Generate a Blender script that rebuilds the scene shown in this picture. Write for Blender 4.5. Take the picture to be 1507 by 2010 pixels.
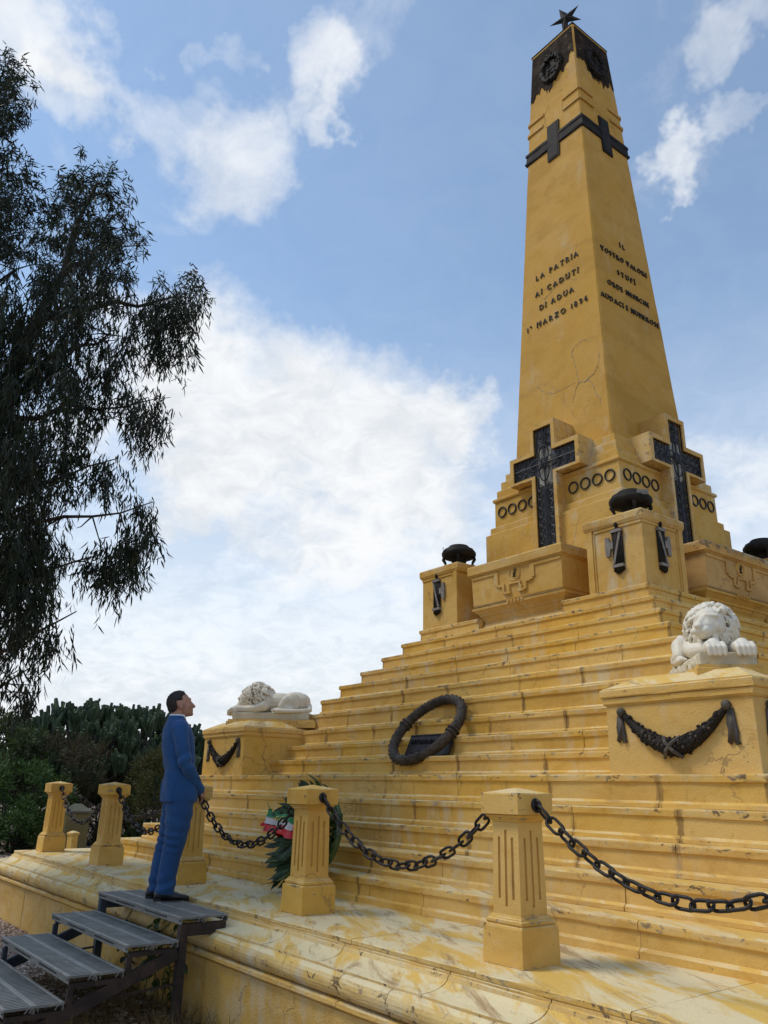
# Stone memorial with obelisk, lions and chain fence; a man on metal steps looks up at it.
EXPO = 0.10
SUN_E = 1.95
SKYTINT = (1.12, 1.36, 1.36)
COV = (0.47, 1.28)
CLOUD_LIGHT = (6.0, 6.1, 6.2); CLOUD_DARK = (4.75, 5.0, 5.3)
SKYBLOBS = [(40, 30, 170, .40), (100, 240, 110, .30), (630, 50, 150, .36), (440, 320, 150, .30), (290, 215, 110, .22), (390, 75, 80, .24), (280, 50, 60, .2), (650, 215, 60, .24), (560, 205, 60, .2), (150, 170, 90, .2),
    (560, 820, 400, .34), (850, 900, 320, .26), (330, 850, 330, .34), (690, 1150, 420, .20), (1480, 40, 110, .26), (1390, 235, 60, .28), (1490, 200, 60, .22), (1430, 900, 260, .30), (895, 815, 80, .24), (930, 250, 300, -.24), (850, 540, 330, -.28),
    (1380, 560, 300, -.16), (620, 520, 200, -.18), (960, 60, 120, -.1), (780, 1080, 120, -.16)]
import bpy, bmesh, math, random
import numpy as np
from mathutils import Vector, Matrix, Euler
from math import sin, cos, pi, radians as RAD
random.seed(7); rng = np.random.default_rng(7)
for o in list(bpy.data.objects): bpy.data.objects.remove(o)
SC = bpy.context.scene
COL = SC.collection

# ------------------------------------------------------------------ camera
FPX, IW, IH = 1571.31, 1507.0, 2010.0
CAMP = Vector((7.1755, -9.6987, 0.95))
PIT, ROL, YAW = 0.33261, 0.01845, 0.65061
fw = Vector((-cos(YAW), sin(YAW), 0)); rt = Vector((sin(YAW), cos(YAW), 0)); up = Vector((0, 0, 1))
F = fw*cos(PIT)+up*sin(PIT); U0 = -fw*sin(PIT)+up*cos(PIT)
R = rt*cos(ROL)+U0*sin(ROL); U = -rt*sin(ROL)+U0*cos(ROL)
cd = bpy.data.cameras.new('camera'); cam = bpy.data.objects.new('camera', cd); COL.objects.link(cam)
mw = Matrix.Identity(4)
for i in range(3):
    mw[i][0] = R[i]; mw[i][1] = U[i]; mw[i][2] = -F[i]; mw[i][3] = CAMP[i]
cam.matrix_world = mw
cd.sensor_fit = 'VERTICAL'; cd.sensor_height = 24.0; cd.lens = 24.0*FPX/IH
cd.clip_start = 0.05; cd.clip_end = 3000
SC.camera = cam
def raydir(px, py):
    return (F*FPX + R*(px-IW/2) - U*(py-IH/2)).normalized()
def at(px, py, d):            # point at horizontal distance d along the sight line
    r = raydir(px, py); return CAMP + r*(d/math.hypot(r.x, r.y))

# ------------------------------------------------------------------ render settings
SC.view_settings.view_transform = 'Standard'; SC.view_settings.look = 'None'
SC.view_settings.exposure = EXPO; SC.view_settings.gamma = 1.0
SC.view_settings.use_curve_mapping = False

# ------------------------------------------------------------------ world: sky and clouds
SUN_EL, SUN_AZ = RAD(56), math.atan2(-0.70, -0.62)     # azimuth as math angle from +X
W = bpy.data.worlds.new('World'); SC.world = W; W.use_nodes = True
nt = W.node_tree; nt.nodes.clear()
def N(tree, typ, **kw):
    n = tree.nodes.new(typ)
    for k, v in kw.items():
        if k == 'ins':
            for a, b in v.items(): 
                if hasattr(b, 'is_output'): tree.links.new(b, n.inputs[a])
                else: n.inputs[a].default_value = b
        else: setattr(n, k, v)
    return n
def mth(tree, op, a, b=None, c=None, clamp=False):
    n = N(tree, 'ShaderNodeMath', operation=op, use_clamp=clamp)
    for i, v in enumerate((a, b, c)):
        if v is None: continue
        if hasattr(v, 'is_output'): tree.links.new(v, n.inputs[i])
        else: n.inputs[i].default_value = v
    return n.outputs[0]
def sstep(tree, v, lo, hi, tmin=0.0, tmax=1.0):
    n = N(tree, 'ShaderNodeMapRange', interpolation_type='SMOOTHSTEP')
    tree.links.new(v, n.inputs[0]); n.inputs[1].default_value = lo; n.inputs[2].default_value = hi
    n.inputs[3].default_value = tmin; n.inputs[4].default_value = tmax
    return n.outputs[0]
def mixc(tree, f, a, b, blend='MIX'):
    n = N(tree, 'ShaderNodeMix', data_type='RGBA', blend_type=blend)
    for i, v in ((0, f), (6, a), (7, b)):
        if hasattr(v, 'is_output'): tree.links.new(v, n.inputs[i])
        else: n.inputs[i].default_value = (v if i == 0 else (tuple(v)+(1,))[:4])
    return n.outputs[2]
sky = N(nt, 'ShaderNodeTexSky', sky_type='NISHITA', sun_disc=False, sun_elevation=SUN_EL,
        sun_rotation=math.atan2(cos(SUN_AZ), sin(SUN_AZ)), altitude=1800.0, air_density=1.0, dust_density=1.2, ozone_density=1.2)
tc = N(nt, 'ShaderNodeTexCoord'); D = tc.outputs['Generated']
wn = N(nt, 'ShaderNodeTexNoise', ins={'Vector': D, 'Scale': 3.4, 'Detail': 6.0, 'Roughness': 0.6}); wsub = N(nt, 'ShaderNodeVectorMath', operation='SUBTRACT'); nt.links.new(wn.outputs['Color'], wsub.inputs[0]); wsub.inputs[1].default_value = (.5, .5, .5)
wsc = N(nt, 'ShaderNodeVectorMath', operation='SCALE'); nt.links.new(wsub.outputs[0], wsc.inputs[0]); wsc.inputs['Scale'].default_value = .42
wad = N(nt, 'ShaderNodeVectorMath', operation='ADD'); nt.links.new(D, wad.inputs[0]); nt.links.new(wsc.outputs[0], wad.inputs[1]); wno = N(nt, 'ShaderNodeVectorMath', operation='NORMALIZE'); nt.links.new(wad.outputs[0], wno.inputs[0]); DW = wno.outputs[0]
sep = N(nt, 'ShaderNodeSeparateXYZ'); nt.links.new(D, sep.inputs[0]); dz = sep.outputs[2]
den = mth(nt, 'ADD', mth(nt, 'MAXIMUM', dz, 0.0), 0.32)
cmb = N(nt, 'ShaderNodeCombineXYZ')
nt.links.new(mth(nt, 'DIVIDE', sep.outputs[0], den), cmb.inputs[0]); nt.links.new(mth(nt, 'DIVIDE', sep.outputs[1], den), cmb.inputs[1])
n1 = N(nt, 'ShaderNodeTexNoise', ins={'Vector': cmb.outputs[0], 'Scale': 4.6, 'Detail': 10.0, 'Roughness': 0.62, 'Distortion': 0.5})
n2 = N(nt, 'ShaderNodeTexNoise', ins={'Vector': cmb.outputs[0], 'Scale': 1.7, 'Detail': 5.0, 'Roughness': 0.55, 'Distortion': 0.1})
n3 = N(nt, 'ShaderNodeTexNoise', ins={'Vector': cmb.outputs[0], 'Scale': 13.0, 'Detail': 8.0, 'Roughness': 0.65, 'Distortion': 0.6})
blobs = None                   # where the photograph shows the larger clouds: pixel, radius in pixels, weight
for px, py, r, w in SKYBLOBS:
    d = raydir(px, py)
    dp = N(nt, 'ShaderNodeVectorMath', operation='DOT_PRODUCT'); nt.links.new(DW, dp.inputs[0]); dp.inputs[1].default_value = d
    ang = math.atan(r/FPX/ (1+((px-IW/2)**2+(py-IH/2)**2)/FPX**2)**0.5)
    v = sstep(nt, dp.outputs['Value'], cos(ang), cos(ang*0.15), 0.0, w)
    blobs = v if blobs is None else mth(nt, 'ADD', blobs, v)
base = mth(nt, 'ADD', mth(nt, 'ADD', mth(nt, 'MULTIPLY', n1.outputs[0], 0.80), mth(nt, 'MULTIPLY', n2.outputs[0], 0.25)), mth(nt, 'MULTIPLY', n3.outputs[0], 0.20))
hz = sstep(nt, dz, 0.42, 0.02, 0.0, 0.30)
dens = mth(nt, 'ADD', mth(nt, 'ADD', base, blobs), hz)
cover = sstep(nt, dens, COV[0], COV[1])
veil = sstep(nt, dz, 0.60, 0.06, 0.15, 0.96)                       # thin haze, thicker towards the horizon
cover2 = mth(nt, 'MAXIMUM', cover, veil)
bright = mth(nt, 'ADD', mth(nt, 'MULTIPLY', n3.outputs[0], 0.5), mth(nt, 'MULTIPLY', n2.outputs[0], 0.5))
ccol = mixc(nt, sstep(nt, bright, 0.38, 0.62), CLOUD_DARK, CLOUD_LIGHT)
skyc = mixc(nt, 1.0, sky.outputs[0], SKYTINT, 'MULTIPLY')
fin = mixc(nt, cover2, skyc, ccol)
bg = N(nt, 'ShaderNodeBackground', ins={'Color': fin, 'Strength': 0.15})
wo = N(nt, 'ShaderNodeOutputWorld', ins={'Surface': bg.outputs[0]})

# ------------------------------------------------------------------ sun (veiled by cloud: wide angle)
sd = bpy.data.lights.new('sun', 'SUN'); sd.energy = SUN_E; sd.angle = RAD(16); sd.color = (1.0, 0.93, 0.82)
sun = bpy.data.objects.new('sun', sd); COL.objects.link(sun)
sv = Vector((cos(SUN_EL)*cos(SUN_AZ), cos(SUN_EL)*sin(SUN_AZ), sin(SUN_EL)))
sun.rotation_euler = sv.to_track_quat('Z', 'Y').to_euler(); sun.location = (-10, -12, 25)

# ------------------------------------------------------------------ mesh helper
class MB:
    def __init__(s): s.v = []; s.f = []; s.w = []; s.m = []; s.sm = []; s.jt = []; s.cm = 0; s.cs = False
    def add(s, vs, fs, wear=None):
        o = len(s.v); s.v.extend([tuple(p) for p in vs]); s.w.extend(wear if wear is not None else [0.0]*len(vs))
        for f in fs: s.f.append(tuple(o+i for i in f)); s.m.append(s.cm); s.sm.append(s.cs)
        return s
    def box(s, x0, x1, y0, y1, z0, z1, ch=0.0):
        if ch: return s.ringbox(x0+ch, x1-ch, y0+ch, y1-ch, [(0, z0), (ch, z0+ch), (ch, z1-ch), (0, z1)])
        return s.ringbox(x0, x1, y0, y1, [(0, z0), (0, z1)])
    # a block with moulded sides: prof = (outward offset, z[, wear]); offsets act only on exposed sides
    def ringbox(s, x0, x1, y0, y1, prof, exp='fblr', seg=0.0, jit=0.0, endw=0.0):
        def cuts_(L_):
            n_ = max(1, int(L_/seg)) if seg else 1; c = [i/n_ for i in range(n_)]
            if endw and L_ > .2: c = sorted(set(c+[.055/L_, 1-.055/L_]))
            return c
        fx, fy = cuts_(x1-x0), cuts_(y1-y0); vs = []; ww = []; jj = []
        def J(): return random.uniform(-jit, jit) if jit else 0.0
        for k, p in enumerate(prof):
            o, z = p[0], p[1]
            a0 = x0-(o if 'l' in exp else 0); a1 = x1+(o if 'r' in exp else 0)
            b0 = y0-(o if 'f' in exp else 0); b1 = y1+(o if 'b' in exp else 0)
            for i in fx: vs.append((a0+(a1-a0)*i+(J() if i == 0 else 0), b0+J(), z+J()*.6))
            for i in fy: vs.append((a1+J(), b0+(b1-b0)*i+(J() if i == 0 else 0), z+J()*.6))
            for i in fx: vs.append((a1-(a1-a0)*i, b1+J(), z+J()*.6))
            for i in fy: vs.append((a0+J(), b1-(b1-b0)*i, z+J()*.6))
            w0 = p[2] if len(p) > 2 else 0.0
            for f_ in (fx, fy, fx, fy):
                for i in f_: ww.append(max(w0, endw if i == 0 else 0)); jj.append(1.0 if (endw and i == 0) else 0.0)
        fs = []; n = 2*(len(fx)+len(fy))
        for k in range(len(prof)-1):
            for i in range(n):
                j = (i+1) % n; fs.append((k*n+i, k*n+j, (k+1)*n+j, (k+1)*n+i))
        fs.append(tuple(range(n-1, -1, -1))); L = (len(prof)-1)*n; fs.append(tuple(range(L, L+n)))
        if endw:
            while len(s.jt) < len(s.v): s.jt.append(0.0)
            s.jt += jj
        return s.add(vs, fs, ww)
    def tube(s, pts, r, n=6, closed=False):
        pts = [Vector(p) for p in pts]; vs = []; m = len(pts)
        rr = r if hasattr(r, '__len__') else [r]*m
        t0 = None; nrm = None
        for i, p in enumerate(pts):
            a = pts[(i-1) % m] if (closed or i > 0) else p; b = pts[(i+1) % m] if (closed or i < m-1) else p
            t = (b-a); t = t.normalized() if t.length > 1e-9 else Vector((0, 0, 1))
            if nrm is None: nrm = t.orthogonal().normalized()
            nrm = (nrm - t*nrm.dot(t)); nrm = nrm.normalized() if nrm.length > 1e-6 else t.orthogonal().normalized()
            bn = t.cross(nrm)
            for k in range(n):
                a_ = 2*pi*k/n; vs.append(p+(nrm*cos(a_)+bn*sin(a_))*rr[i])
        fs = []
        for i in range(m if closed else m-1):
            j = (i+1) % m
            for k in range(n): fs.append((i*n+k, i*n+(k+1) % n, j*n+(k+1) % n, j*n+k))
        if not closed:
            fs.append(tuple(range(n-1, -1, -1))); fs.append(tuple((m-1)*n+k for k in range(n)))
        return s.add(vs, fs)
    def lathe(s, prof, n=20, c=(0, 0, 0), a0=0.0):
        vs = []; fs = []
        for r, z in prof:
            for k in range(n):
                a = a0+2*pi*k/n; vs.append((c[0]+r*cos(a), c[1]+r*sin(a), c[2]+z))
        for i in range(len(prof)-1):
            for k in range(n): fs.append((i*n+k, i*n+(k+1) % n, (i+1)*n+(k+1) % n, (i+1)*n+k))
        fs.append(tuple(range(n-1, -1, -1))); fs.append(tuple((len(prof)-1)*n+k for k in range(n)))
        return s.add(vs, fs)
    def ell(s, c, r, rot=None, nu=14, nv=8):
        vs = []; fs = []; c = Vector(c); M = rot if rot else Matrix.Identity(3)
        for i in range(nv+1):
            th = pi*i/nv
            for k in range(nu):
                ph = 2*pi*k/nu; vs.append(c+M @ Vector((r[0]*sin(th)*cos(ph), r[1]*sin(th)*sin(ph), r[2]*cos(th))))
        for i in range(nv):
            for k in range(nu): fs.append((i*nu+k, (i+1)*nu+k, (i+1)*nu+(k+1) % nu, i*nu+(k+1) % nu))
        return s.add(vs, fs)
    def cap(s, p, q, r1, r2, n=12):
        p = Vector(p); q = Vector(q); s.ell(p, (r1,)*3, nu=n, nv=6); s.ell(q, (r2,)*3, nu=n, nv=6)
        return s.tube([p, q], [r1, r2], n)
    def chain(s, pts, rad, n=12):
        for i in range(len(pts)-1): s.cap(pts[i], pts[i+1], rad[i], rad[i+1], n)
        return s
    # loft of superelliptic rings: (cx, cy, z, rx, ry, e)
    def loft(s, rings, n=24, flip=False):
        vs = []; fs = []
        for cx, cy, z, rx, ry, e in rings:
            for k in range(n):
                a = 2*pi*k/n; c_, s_ = cos(a), sin(a)
                vs.append((cx+rx*math.copysign(abs(c_)**(2/e), c_), cy+ry*math.copysign(abs(s_)**(2/e), s_), z))
        m = len(rings)
        for i in range(m-1):
            for k in range(n): fs.append((i*n+k, i*n+(k+1) % n, (i+1)*n+(k+1) % n, (i+1)*n+k))
        fs.append(tuple(range(n-1, -1, -1))); fs.append(tuple((m-1)*n+k for k in range(n)))
        return s.add(vs, fs)
    # extrude a flat polygon (list of (a,b)) along a normal; frame gives 3D mapping
    def prism(s, poly, d0, d1, fr):
        n = len(poly); vs = [fr(a, b, d0) for a, b in poly]+[fr(a, b, d1) for a, b in poly]
        fs = [tuple(range(n-1, -1, -1)), tuple(range(n, 2*n))]+[(i, (i+1) % n, n+(i+1) % n, n+i) for i in range(n)]
        return s.add(vs, fs)
    def xform(s, M, start=0):
        for i in range(start, len(s.v)): s.v[i] = tuple(M @ Vector(s.v[i]))
        return s
    def mesh(s, name, mats, fixn=False):
        me = bpy.data.meshes.new(name); me.from_pydata(s.v, [], s.f)
        for m in (mats if isinstance(mats, (list, tuple)) else [mats]): me.materials.append(m)
        me.polygons.foreach_set('material_index', s.m); me.polygons.foreach_set('use_smooth', s.sm)
        if any(s.w):
            at_ = me.attributes.new('wear', 'FLOAT', 'POINT'); at_.data.foreach_set('value', s.w)
        if s.jt:
            at_ = me.attributes.new('joint', 'FLOAT', 'POINT'); at_.data.foreach_set('value', (s.jt+[0.0]*len(s.v))[:len(s.v)])
        if fixn:
            bm = bmesh.new(); bm.from_mesh(me); bmesh.ops.recalc_face_normals(bm, faces=bm.faces); bm.to_mesh(me); bm.free()
        me.update(); return me
    def build(s, name, mats, parent=None, fixn=True, **kw):
        o = bpy.data.objects.new(name, s.mesh(name, mats, fixn)); COL.objects.link(o)
        if parent: o.parent = parent
        for k, v in kw.items(): o[k] = v
        return o
def link(name, me, parent=None, M=None):
    o = bpy.data.objects.new(name, me); COL.objects.link(o)
    if parent: o.parent = parent
    if M is not None: o.matrix_local = M
    return o
def thing(name, label, cat, loc=(0, 0, 0), rz=0.0, group=None):
    o = bpy.data.objects.new(name, None); COL.objects.link(o); o.location = loc; o.rotation_euler = (0, 0, rz)
    o.empty_display_size = 0.1; o['label'] = label; o['category'] = cat
    if group: o['group'] = group
    return o
def tag(o, label, cat, group=None, kind=None):
    if label: o['label'] = label
    if cat: o['category'] = cat
    if group: o['group'] = group
    if kind: o['kind'] = kind
    return o
def copy_tree(o, parent=None):
    c = o.copy(); COL.objects.link(c)
    if parent: c.parent = parent
    for ch in list(o.children): copy_tree(ch, c)
    return c
def dup(o, label, loc=None, rz=None, group=None):
    c = copy_tree(o); c['label'] = label
    if loc is not None: c.location = loc
    if rz is not None: c.rotation_euler = (0, 0, rz)
    if group: c['group'] = group
    return c
def fused(mb, name, mat, parent, voxel, smooth=4, disp=None, fac=0.5):   # weld overlapping shapes into one continuous skin
    me = mb.mesh(name, mat); o = bpy.data.objects.new(name, me); COL.objects.link(o)
    m = o.modifiers.new('r', 'REMESH'); m.mode = 'VOXEL'; m.voxel_size = voxel; m.use_smooth_shade = True
    if smooth:
        m2 = o.modifiers.new('s', 'SMOOTH'); m2.iterations = smooth; m2.factor = fac
    dg = bpy.context.evaluated_depsgraph_get(); me2 = bpy.data.meshes.new_from_object(o.evaluated_get(dg))
    o.modifiers.clear(); o.data = me2; me2.name = name; bpy.data.meshes.remove(me)
    if disp:
        n = len(me2.vertices); co = np.empty(n*3); no = np.empty(n*3)
        me2.vertices.foreach_get('co', co); me2.vertices.foreach_get('normal', no)
        co = co.reshape(-1, 3); no = no.reshape(-1, 3); co = co+no*disp(co)[:, None]
        me2.vertices.foreach_set('co', co.ravel()); me2.update()
    me2.polygons.foreach_set('use_smooth', [True]*len(me2.polygons))
    if not me2.materials: me2.materials.append(mat)
    if parent: o.parent = parent
    return o
def bulk(name, verts, faces, mat, parent=None, smooth=False):             # big mesh from numpy: all faces the same size
    me = bpy.data.meshes.new(name); nv, nf, k = len(verts), len(faces), faces.shape[1]
    me.vertices.add(nv); me.vertices.foreach_set('co', np.asarray(verts, np.float32).ravel())
    me.loops.add(nf*k); me.loops.foreach_set('vertex_index', faces.astype(np.int32).ravel())
    me.polygons.add(nf); me.polygons.foreach_set('loop_start', np.arange(0, nf*k, k, dtype=np.int32))
    me.polygons.foreach_set('loop_total', np.full(nf, k, np.int32))
    me.polygons.foreach_set('use_smooth', np.full(nf, smooth)); me.materials.append(mat); me.update(calc_edges=True)
    o = bpy.data.objects.new(name, me); COL.objects.link(o)
    if parent: o.parent = parent
    return o

# ------------------------------------------------------------------ materials
def newmat(name):
    m = bpy.data.materials.new(name); m.use_nodes = True; t = m.node_tree
    b = t.nodes['Principled BSDF']; return m, t, b
def noise(t, vec, scale, detail=4.0, rough=0.55, dist=0.0, out=0):
    n = N(t, 'ShaderNodeTexNoise', ins={'Scale': scale, 'Detail': detail, 'Roughness': rough, 'Distortion': dist})
    t.links.new(vec, n.inputs['Vector']); return n.outputs[out]
def vscale(t, vec, s):
    n = N(t, 'ShaderNodeVectorMath', operation='MULTIPLY'); t.links.new(vec, n.inputs[0]); n.inputs[1].default_value = s; return n.outputs[0]
def vadd(t, a, b):
    n = N(t, 'ShaderNodeVectorMath', operation='ADD'); t.links.new(a, n.inputs[0]); t.links.new(b, n.inputs[1]); return n.outputs[0]
def plaster(name, base, light, dark, wear=0.4, top=0.0, dirt=0.35, streak=0.3, crack=0.5, rough=0.85, bump=0.35, var=0.035, whitebias=0.5):
    m, t, b = newmat(name)
    P = N(t, 'ShaderNodeNewGeometry'); pos = P.outputs['Position']; oi = N(t, 'ShaderNodeObjectInfo')
    c = mixc(t, sstep(t, noise(t, pos, 1.1, 5, .6), .35, .68), base, light)
    c = mixc(t, sstep(t, noise(t, pos, 4.2, 6, .62, .4), .48, .75, 0, .75), c, dark)
    c = mixc(t, sstep(t, noise(t, vscale(t, pos, (1, 1, 2.2)), .62, 6, .66, .5), .44, .66, 0, .55), c, tuple(q*.80 for q in dark))
    c = mixc(t, sstep(t, noise(t, pos, 13, 7, .72, .3), .56, .74, 0, .45), c, tuple(q*.66 for q in dark))
    # per-stone tone
    hv = N(t, 'ShaderNodeHueSaturation', ins={'Color': c})
    t.links.new(mth(t, 'ADD', mth(t, 'MULTIPLY', oi.outputs['Random'], 2*var), 1-var), hv.inputs['Value'])
    t.links.new(mth(t, 'ADD', mth(t, 'MULTIPLY', mth(t, 'FRACT', mth(t, 'MULTIPLY', oi.outputs['Random'], 7.31)), .08), .96), hv.inputs['Saturation'])
    c = hv.outputs[0]
    # pale lime runs
    runs = mth(t, 'ADD', mth(t, 'MULTIPLY', noise(t, vscale(t, pos, (5.5, 5.5, 1.4)), 1.0, 7, .7), .6), mth(t, 'MULTIPLY', noise(t, pos, 1.3, 4, .6), .4))
    c = mixc(t, sstep(t, runs, .53, .66, 0, streak), c, (.56, .50, .37))
    # dark vertical rust runs
    rr = noise(t, vscale(t, pos, (16, 16, 1.6)), 1.0, 4, .6)
    rm = mth(t, 'MULTIPLY', sstep(t, rr, .60, .75), sstep(t, noise(t, pos, .9, 3), .46, .62, 0, dirt))
    c = mixc(t, rm, c, (.20, .125, .05))
    # chipped paint: along edges (attribute wear) and scattered
    wa = N(t, 'ShaderNodeAttribute', attribute_name='wear').outputs['Fac']
    ch = mth(t, 'ADD', noise(t, vscale(t, pos, (1, 1, 1.5)), 9.5, 7, .68, .6), mth(t, 'MULTIPLY', wa, .16))
    chm = sstep(t, ch, .745-.06*wear, .785-.06*wear)
    cc = mixc(t, sstep(t, noise(t, pos, 3.1, 4), .42, .58), (.17, .11, .058), (.34, .25, .135))
    c = mixc(t, mth(t, 'MULTIPLY', chm, wear*1.8, clamp=True), c, cc)
    # brown weathering running along the joints between stones
    ja = N(t, 'ShaderNodeAttribute', attribute_name='joint').outputs['Fac']
    jm = mth(t, 'MULTIPLY', sstep(t, mth(t, 'ADD', ja, mth(t, 'MULTIPLY', noise(t, vscale(t, pos, (1, 1, .6)), 13, 6, .68), 1.35)), 1.08, 1.36), sstep(t, noise(t, pos, 1.9, 3), .42, .58, .0, .75))
    c = mixc(t, jm, c, (.215, .125, .045))
    # pale worn skin near edges
    we = mth(t, 'MULTIPLY', sstep(t, mth(t, 'ADD', noise(t, pos, 6.0, 5, .65), mth(t, 'MULTIPLY', wa, .18)), .62, .82), .38)
    c = mixc(t, we, c, (.60, .51, .33))
    # pits
    pit = sstep(t, noise(t, pos, 55, 2, .5), .69, .74, 0, .55*dirt+.1)
    c = mixc(t, pit, c, (.14, .095, .05))
    hgt = mth(t, 'ADD', mth(t, 'MULTIPLY', noise(t, pos, 75, 4, .6), .5), mth(t, 'MULTIPLY', noise(t, pos, 9, 5, .6), .6))
    if crack:
        wv = N(t, 'ShaderNodeTexNoise', ins={'Scale': 2.7, 'Detail': 5.0, 'Roughness': .6}); t.links.new(pos, wv.inputs['Vector'])
        vv = vadd(t, pos, vscale(t, wv.outputs['Color'], (.45, .45, .45)))
        vo = N(t, 'ShaderNodeTexVoronoi', feature='DISTANCE_TO_EDGE', ins={'Scale': 1.15}); t.links.new(vv, vo.inputs['Vector'])
        cm = mth(t, 'MULTIPLY', sstep(t, vo.outputs['Distance'], .010, .004), sstep(t, noise(t, pos, .8, 3), .50, .58, 0, crack))
        c = mixc(t, cm, c, (.17, .12, .07)); hgt = mth(t, 'SUBTRACT', hgt, mth(t, 'MULTIPLY', cm, .5))
    if top:      # upward faces: foot-worn paint over pale stone with brown weathering
        sn = N(t, 'ShaderNodeSeparateXYZ'); t.links.new(P.outputs['True Normal'], sn.inputs[0])
        upm = sstep(t, sn.outputs[2], .45, .8)
        rot = N(t, 'ShaderNodeVectorRotate', rotation_type='Z_AXIS', ins={'Angle': RAD(28)}); t.links.new(pos, rot.inputs['Vector'])
        s1 = noise(t, vscale(t, rot.outputs[0], (1.0, 3.4, 1.0)), 1.2, 8, .68, .8)
        s2 = noise(t, vscale(t, rot.outputs[0], (1.0, 4.6, 1.0)), 1.25, 9, .72, .7)
        tcx = mixc(t, sstep(t, s1, .48-.07*whitebias, .60-.06*whitebias), (.68, .435, .105), (.71, .59, .35))
        tcx = mixc(t, sstep(t, s2, .51, .66, 0, .85), tcx, (.34, .205, .085))
        tcx = mixc(t, sstep(t, noise(t, pos, 11, 6, .7), .62, .70, 0, .4), tcx, (.19, .145, .09))
        c = mixc(t, mth(t, 'MULTIPLY', upm, top), c, tcx)
    bn = N(t, 'ShaderNodeBump', ins={'Height': mth(t, 'SUBTRACT', hgt, mth(t, 'MULTIPLY', chm, .35*wear)), 'Strength': bump, 'Distance': .02})
    t.links.new(c, b.inputs['Base Color']); t.links.new(bn.outputs[0], b.inputs['Normal']); b.inputs['Roughness'].default_value = rough
    b.inputs['Specular IOR Level'].default_value = .25
    return m
def simple(name, c1, c2, scale=6.0, rough=.6, metal=0.0, bump=.15, bscale=None, thr=(.38, .64), spec=.4, var=0.0, c3=None, c3thr=(.6, .68)):
    m, t, b = newmat(name)
    P = N(t, 'ShaderNodeTexCoord'); pos = P.outputs['Object']
    n = noise(t, pos, scale, 6, .6, .2)
    c = mixc(t, sstep(t, n, *thr), c1, c2)
    if c3: c = mixc(t, sstep(t, noise(t, pos, scale*2.7, 5, .65), *c3thr), c, c3)
    if var:
        oi = N(t, 'ShaderNodeObjectInfo'); hv = N(t, 'ShaderNodeHueSaturation', ins={'Color': c})
        t.links.new(mth(t, 'ADD', mth(t, 'MULTIPLY', oi.outputs['Random'], 2*var), 1-var), hv.inputs['Value']); c = hv.outputs[0]
    t.links.new(c, b.inputs['Base Color']); b.inputs['Roughness'].default_value = rough; b.inputs['Metallic'].default_value = metal
    b.inputs['Specular IOR Level'].default_value = spec
    if bump:
        bn = N(t, 'ShaderNodeBump', ins={'Height': noise(t, pos, bscale or scale*5, 5, .6), 'Strength': bump, 'Distance': .01}); t.links.new(bn.outputs[0], b.inputs['Normal'])
    return m
OCH, OCL, OCD = (.655, .388, .084), (.68, .442, .138), (.555, .296, .052)
M_STEP = plaster('yellow_step_plaster', OCH, OCL, OCD, wear=.62, top=.72, dirt=.55, streak=.58, crack=.35)
M_PLIN = plaster('worn_plinth_stone', (.645, .415, .125), (.69, .51, .225), (.51, .305, .080), wear=1.0, top=1.0, dirt=.5, streak=.8, crack=.35, bump=.5, whitebias=1.0)
M_WALL = plaster('roughcast_wall', (.62, .37, .09), (.65, .42, .14), (.52, .285, .06), wear=.15, top=.8, dirt=.5, streak=.40, crack=.45, bump=.8)
M_OBEL = plaster('yellow_obelisk_plaster', (.53, .300, .068), (.55, .328, .094), (.475, .256, .052), wear=.25, top=.2, dirt=.25, streak=.22, crack=.22, var=.02)
M_PIER = plaster('yellow_pier_plaster', (.575, .335, .078), (.605, .395, .135), (.495, .268, .052), wear=.5, top=.5, dirt=.45, streak=.6, crack=.5, var=.05)
M_POST = plaster('yellow_post_paint', (.63, .38, .090), (.65, .415, .122), (.57, .318, .062), wear=1.25, top=.6, dirt=.4, streak=.25, crack=.45, var=.03)
M_MORT = simple('mortar_joint', (.20, .135, .06), (.30, .20, .09), 9, .95)
M_BRON = simple('dark_bronze', (.014, .012, .011), (.028, .022, .018), 7, .7, .05, .3, c3=(.05, .038, .028), c3thr=(.62, .74), spec=.15)
M_WREA = simple('bronze_wreath_metal', (.042, .031, .022), (.078, .058, .041), 9, .65, .2, .3)
M_IRON = simple('chain_iron', (.020, .018, .018), (.036, .030, .027), 12, .5, .5, .3, c3=(.07, .04, .022), c3thr=(.60, .75))
M_BLKP = simple('black_grille_paint', (.012, .013, .016), (.02, .021, .025), 9, .45, .2)
M_GRPL = simple('grey_grille_panel', (.055, .055, .06), (.085, .085, .088), 6, .5)
M_GLAS = simple('pale_dusty_glass', (.26, .24, .20), (.36, .33, .27), 6, .3)
M_MARB = simple('white_lion_marble', (.69, .625, .50), (.74, .685, .565), 3, .55, 0, .12, 60, c3=(.58, .51, .40), c3thr=(.62, .78))
M_MARP = simple('lion_plinth_marble', (.55, .49, .35), (.66, .59, .44), 6, .7, 0, .3, 40, c3=(.38, .33, .24), c3thr=(.60, .72))
M_TASS = simple('dark_tassel_metal', (.060, .050, .042), (.105, .088, .070), 9, .7, .1)
M_GREYR = simple('grey_ribbon_metal', (.17, .15, .13), (.24, .21, .18), 9, .6, .2)
M_SHEA = simple("torn_bronze_sheath_paint", (.022, .016, .012), (.052, .038, .027), 4, .9, 0, .6, c3=(.17, .13, .07), c3thr=(.61, .70), spec=.05)
M_LETT = simple("black_letter_metal", (.028, .024, .02), (.05, .042, .03), 9, .6, .2)
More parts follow.
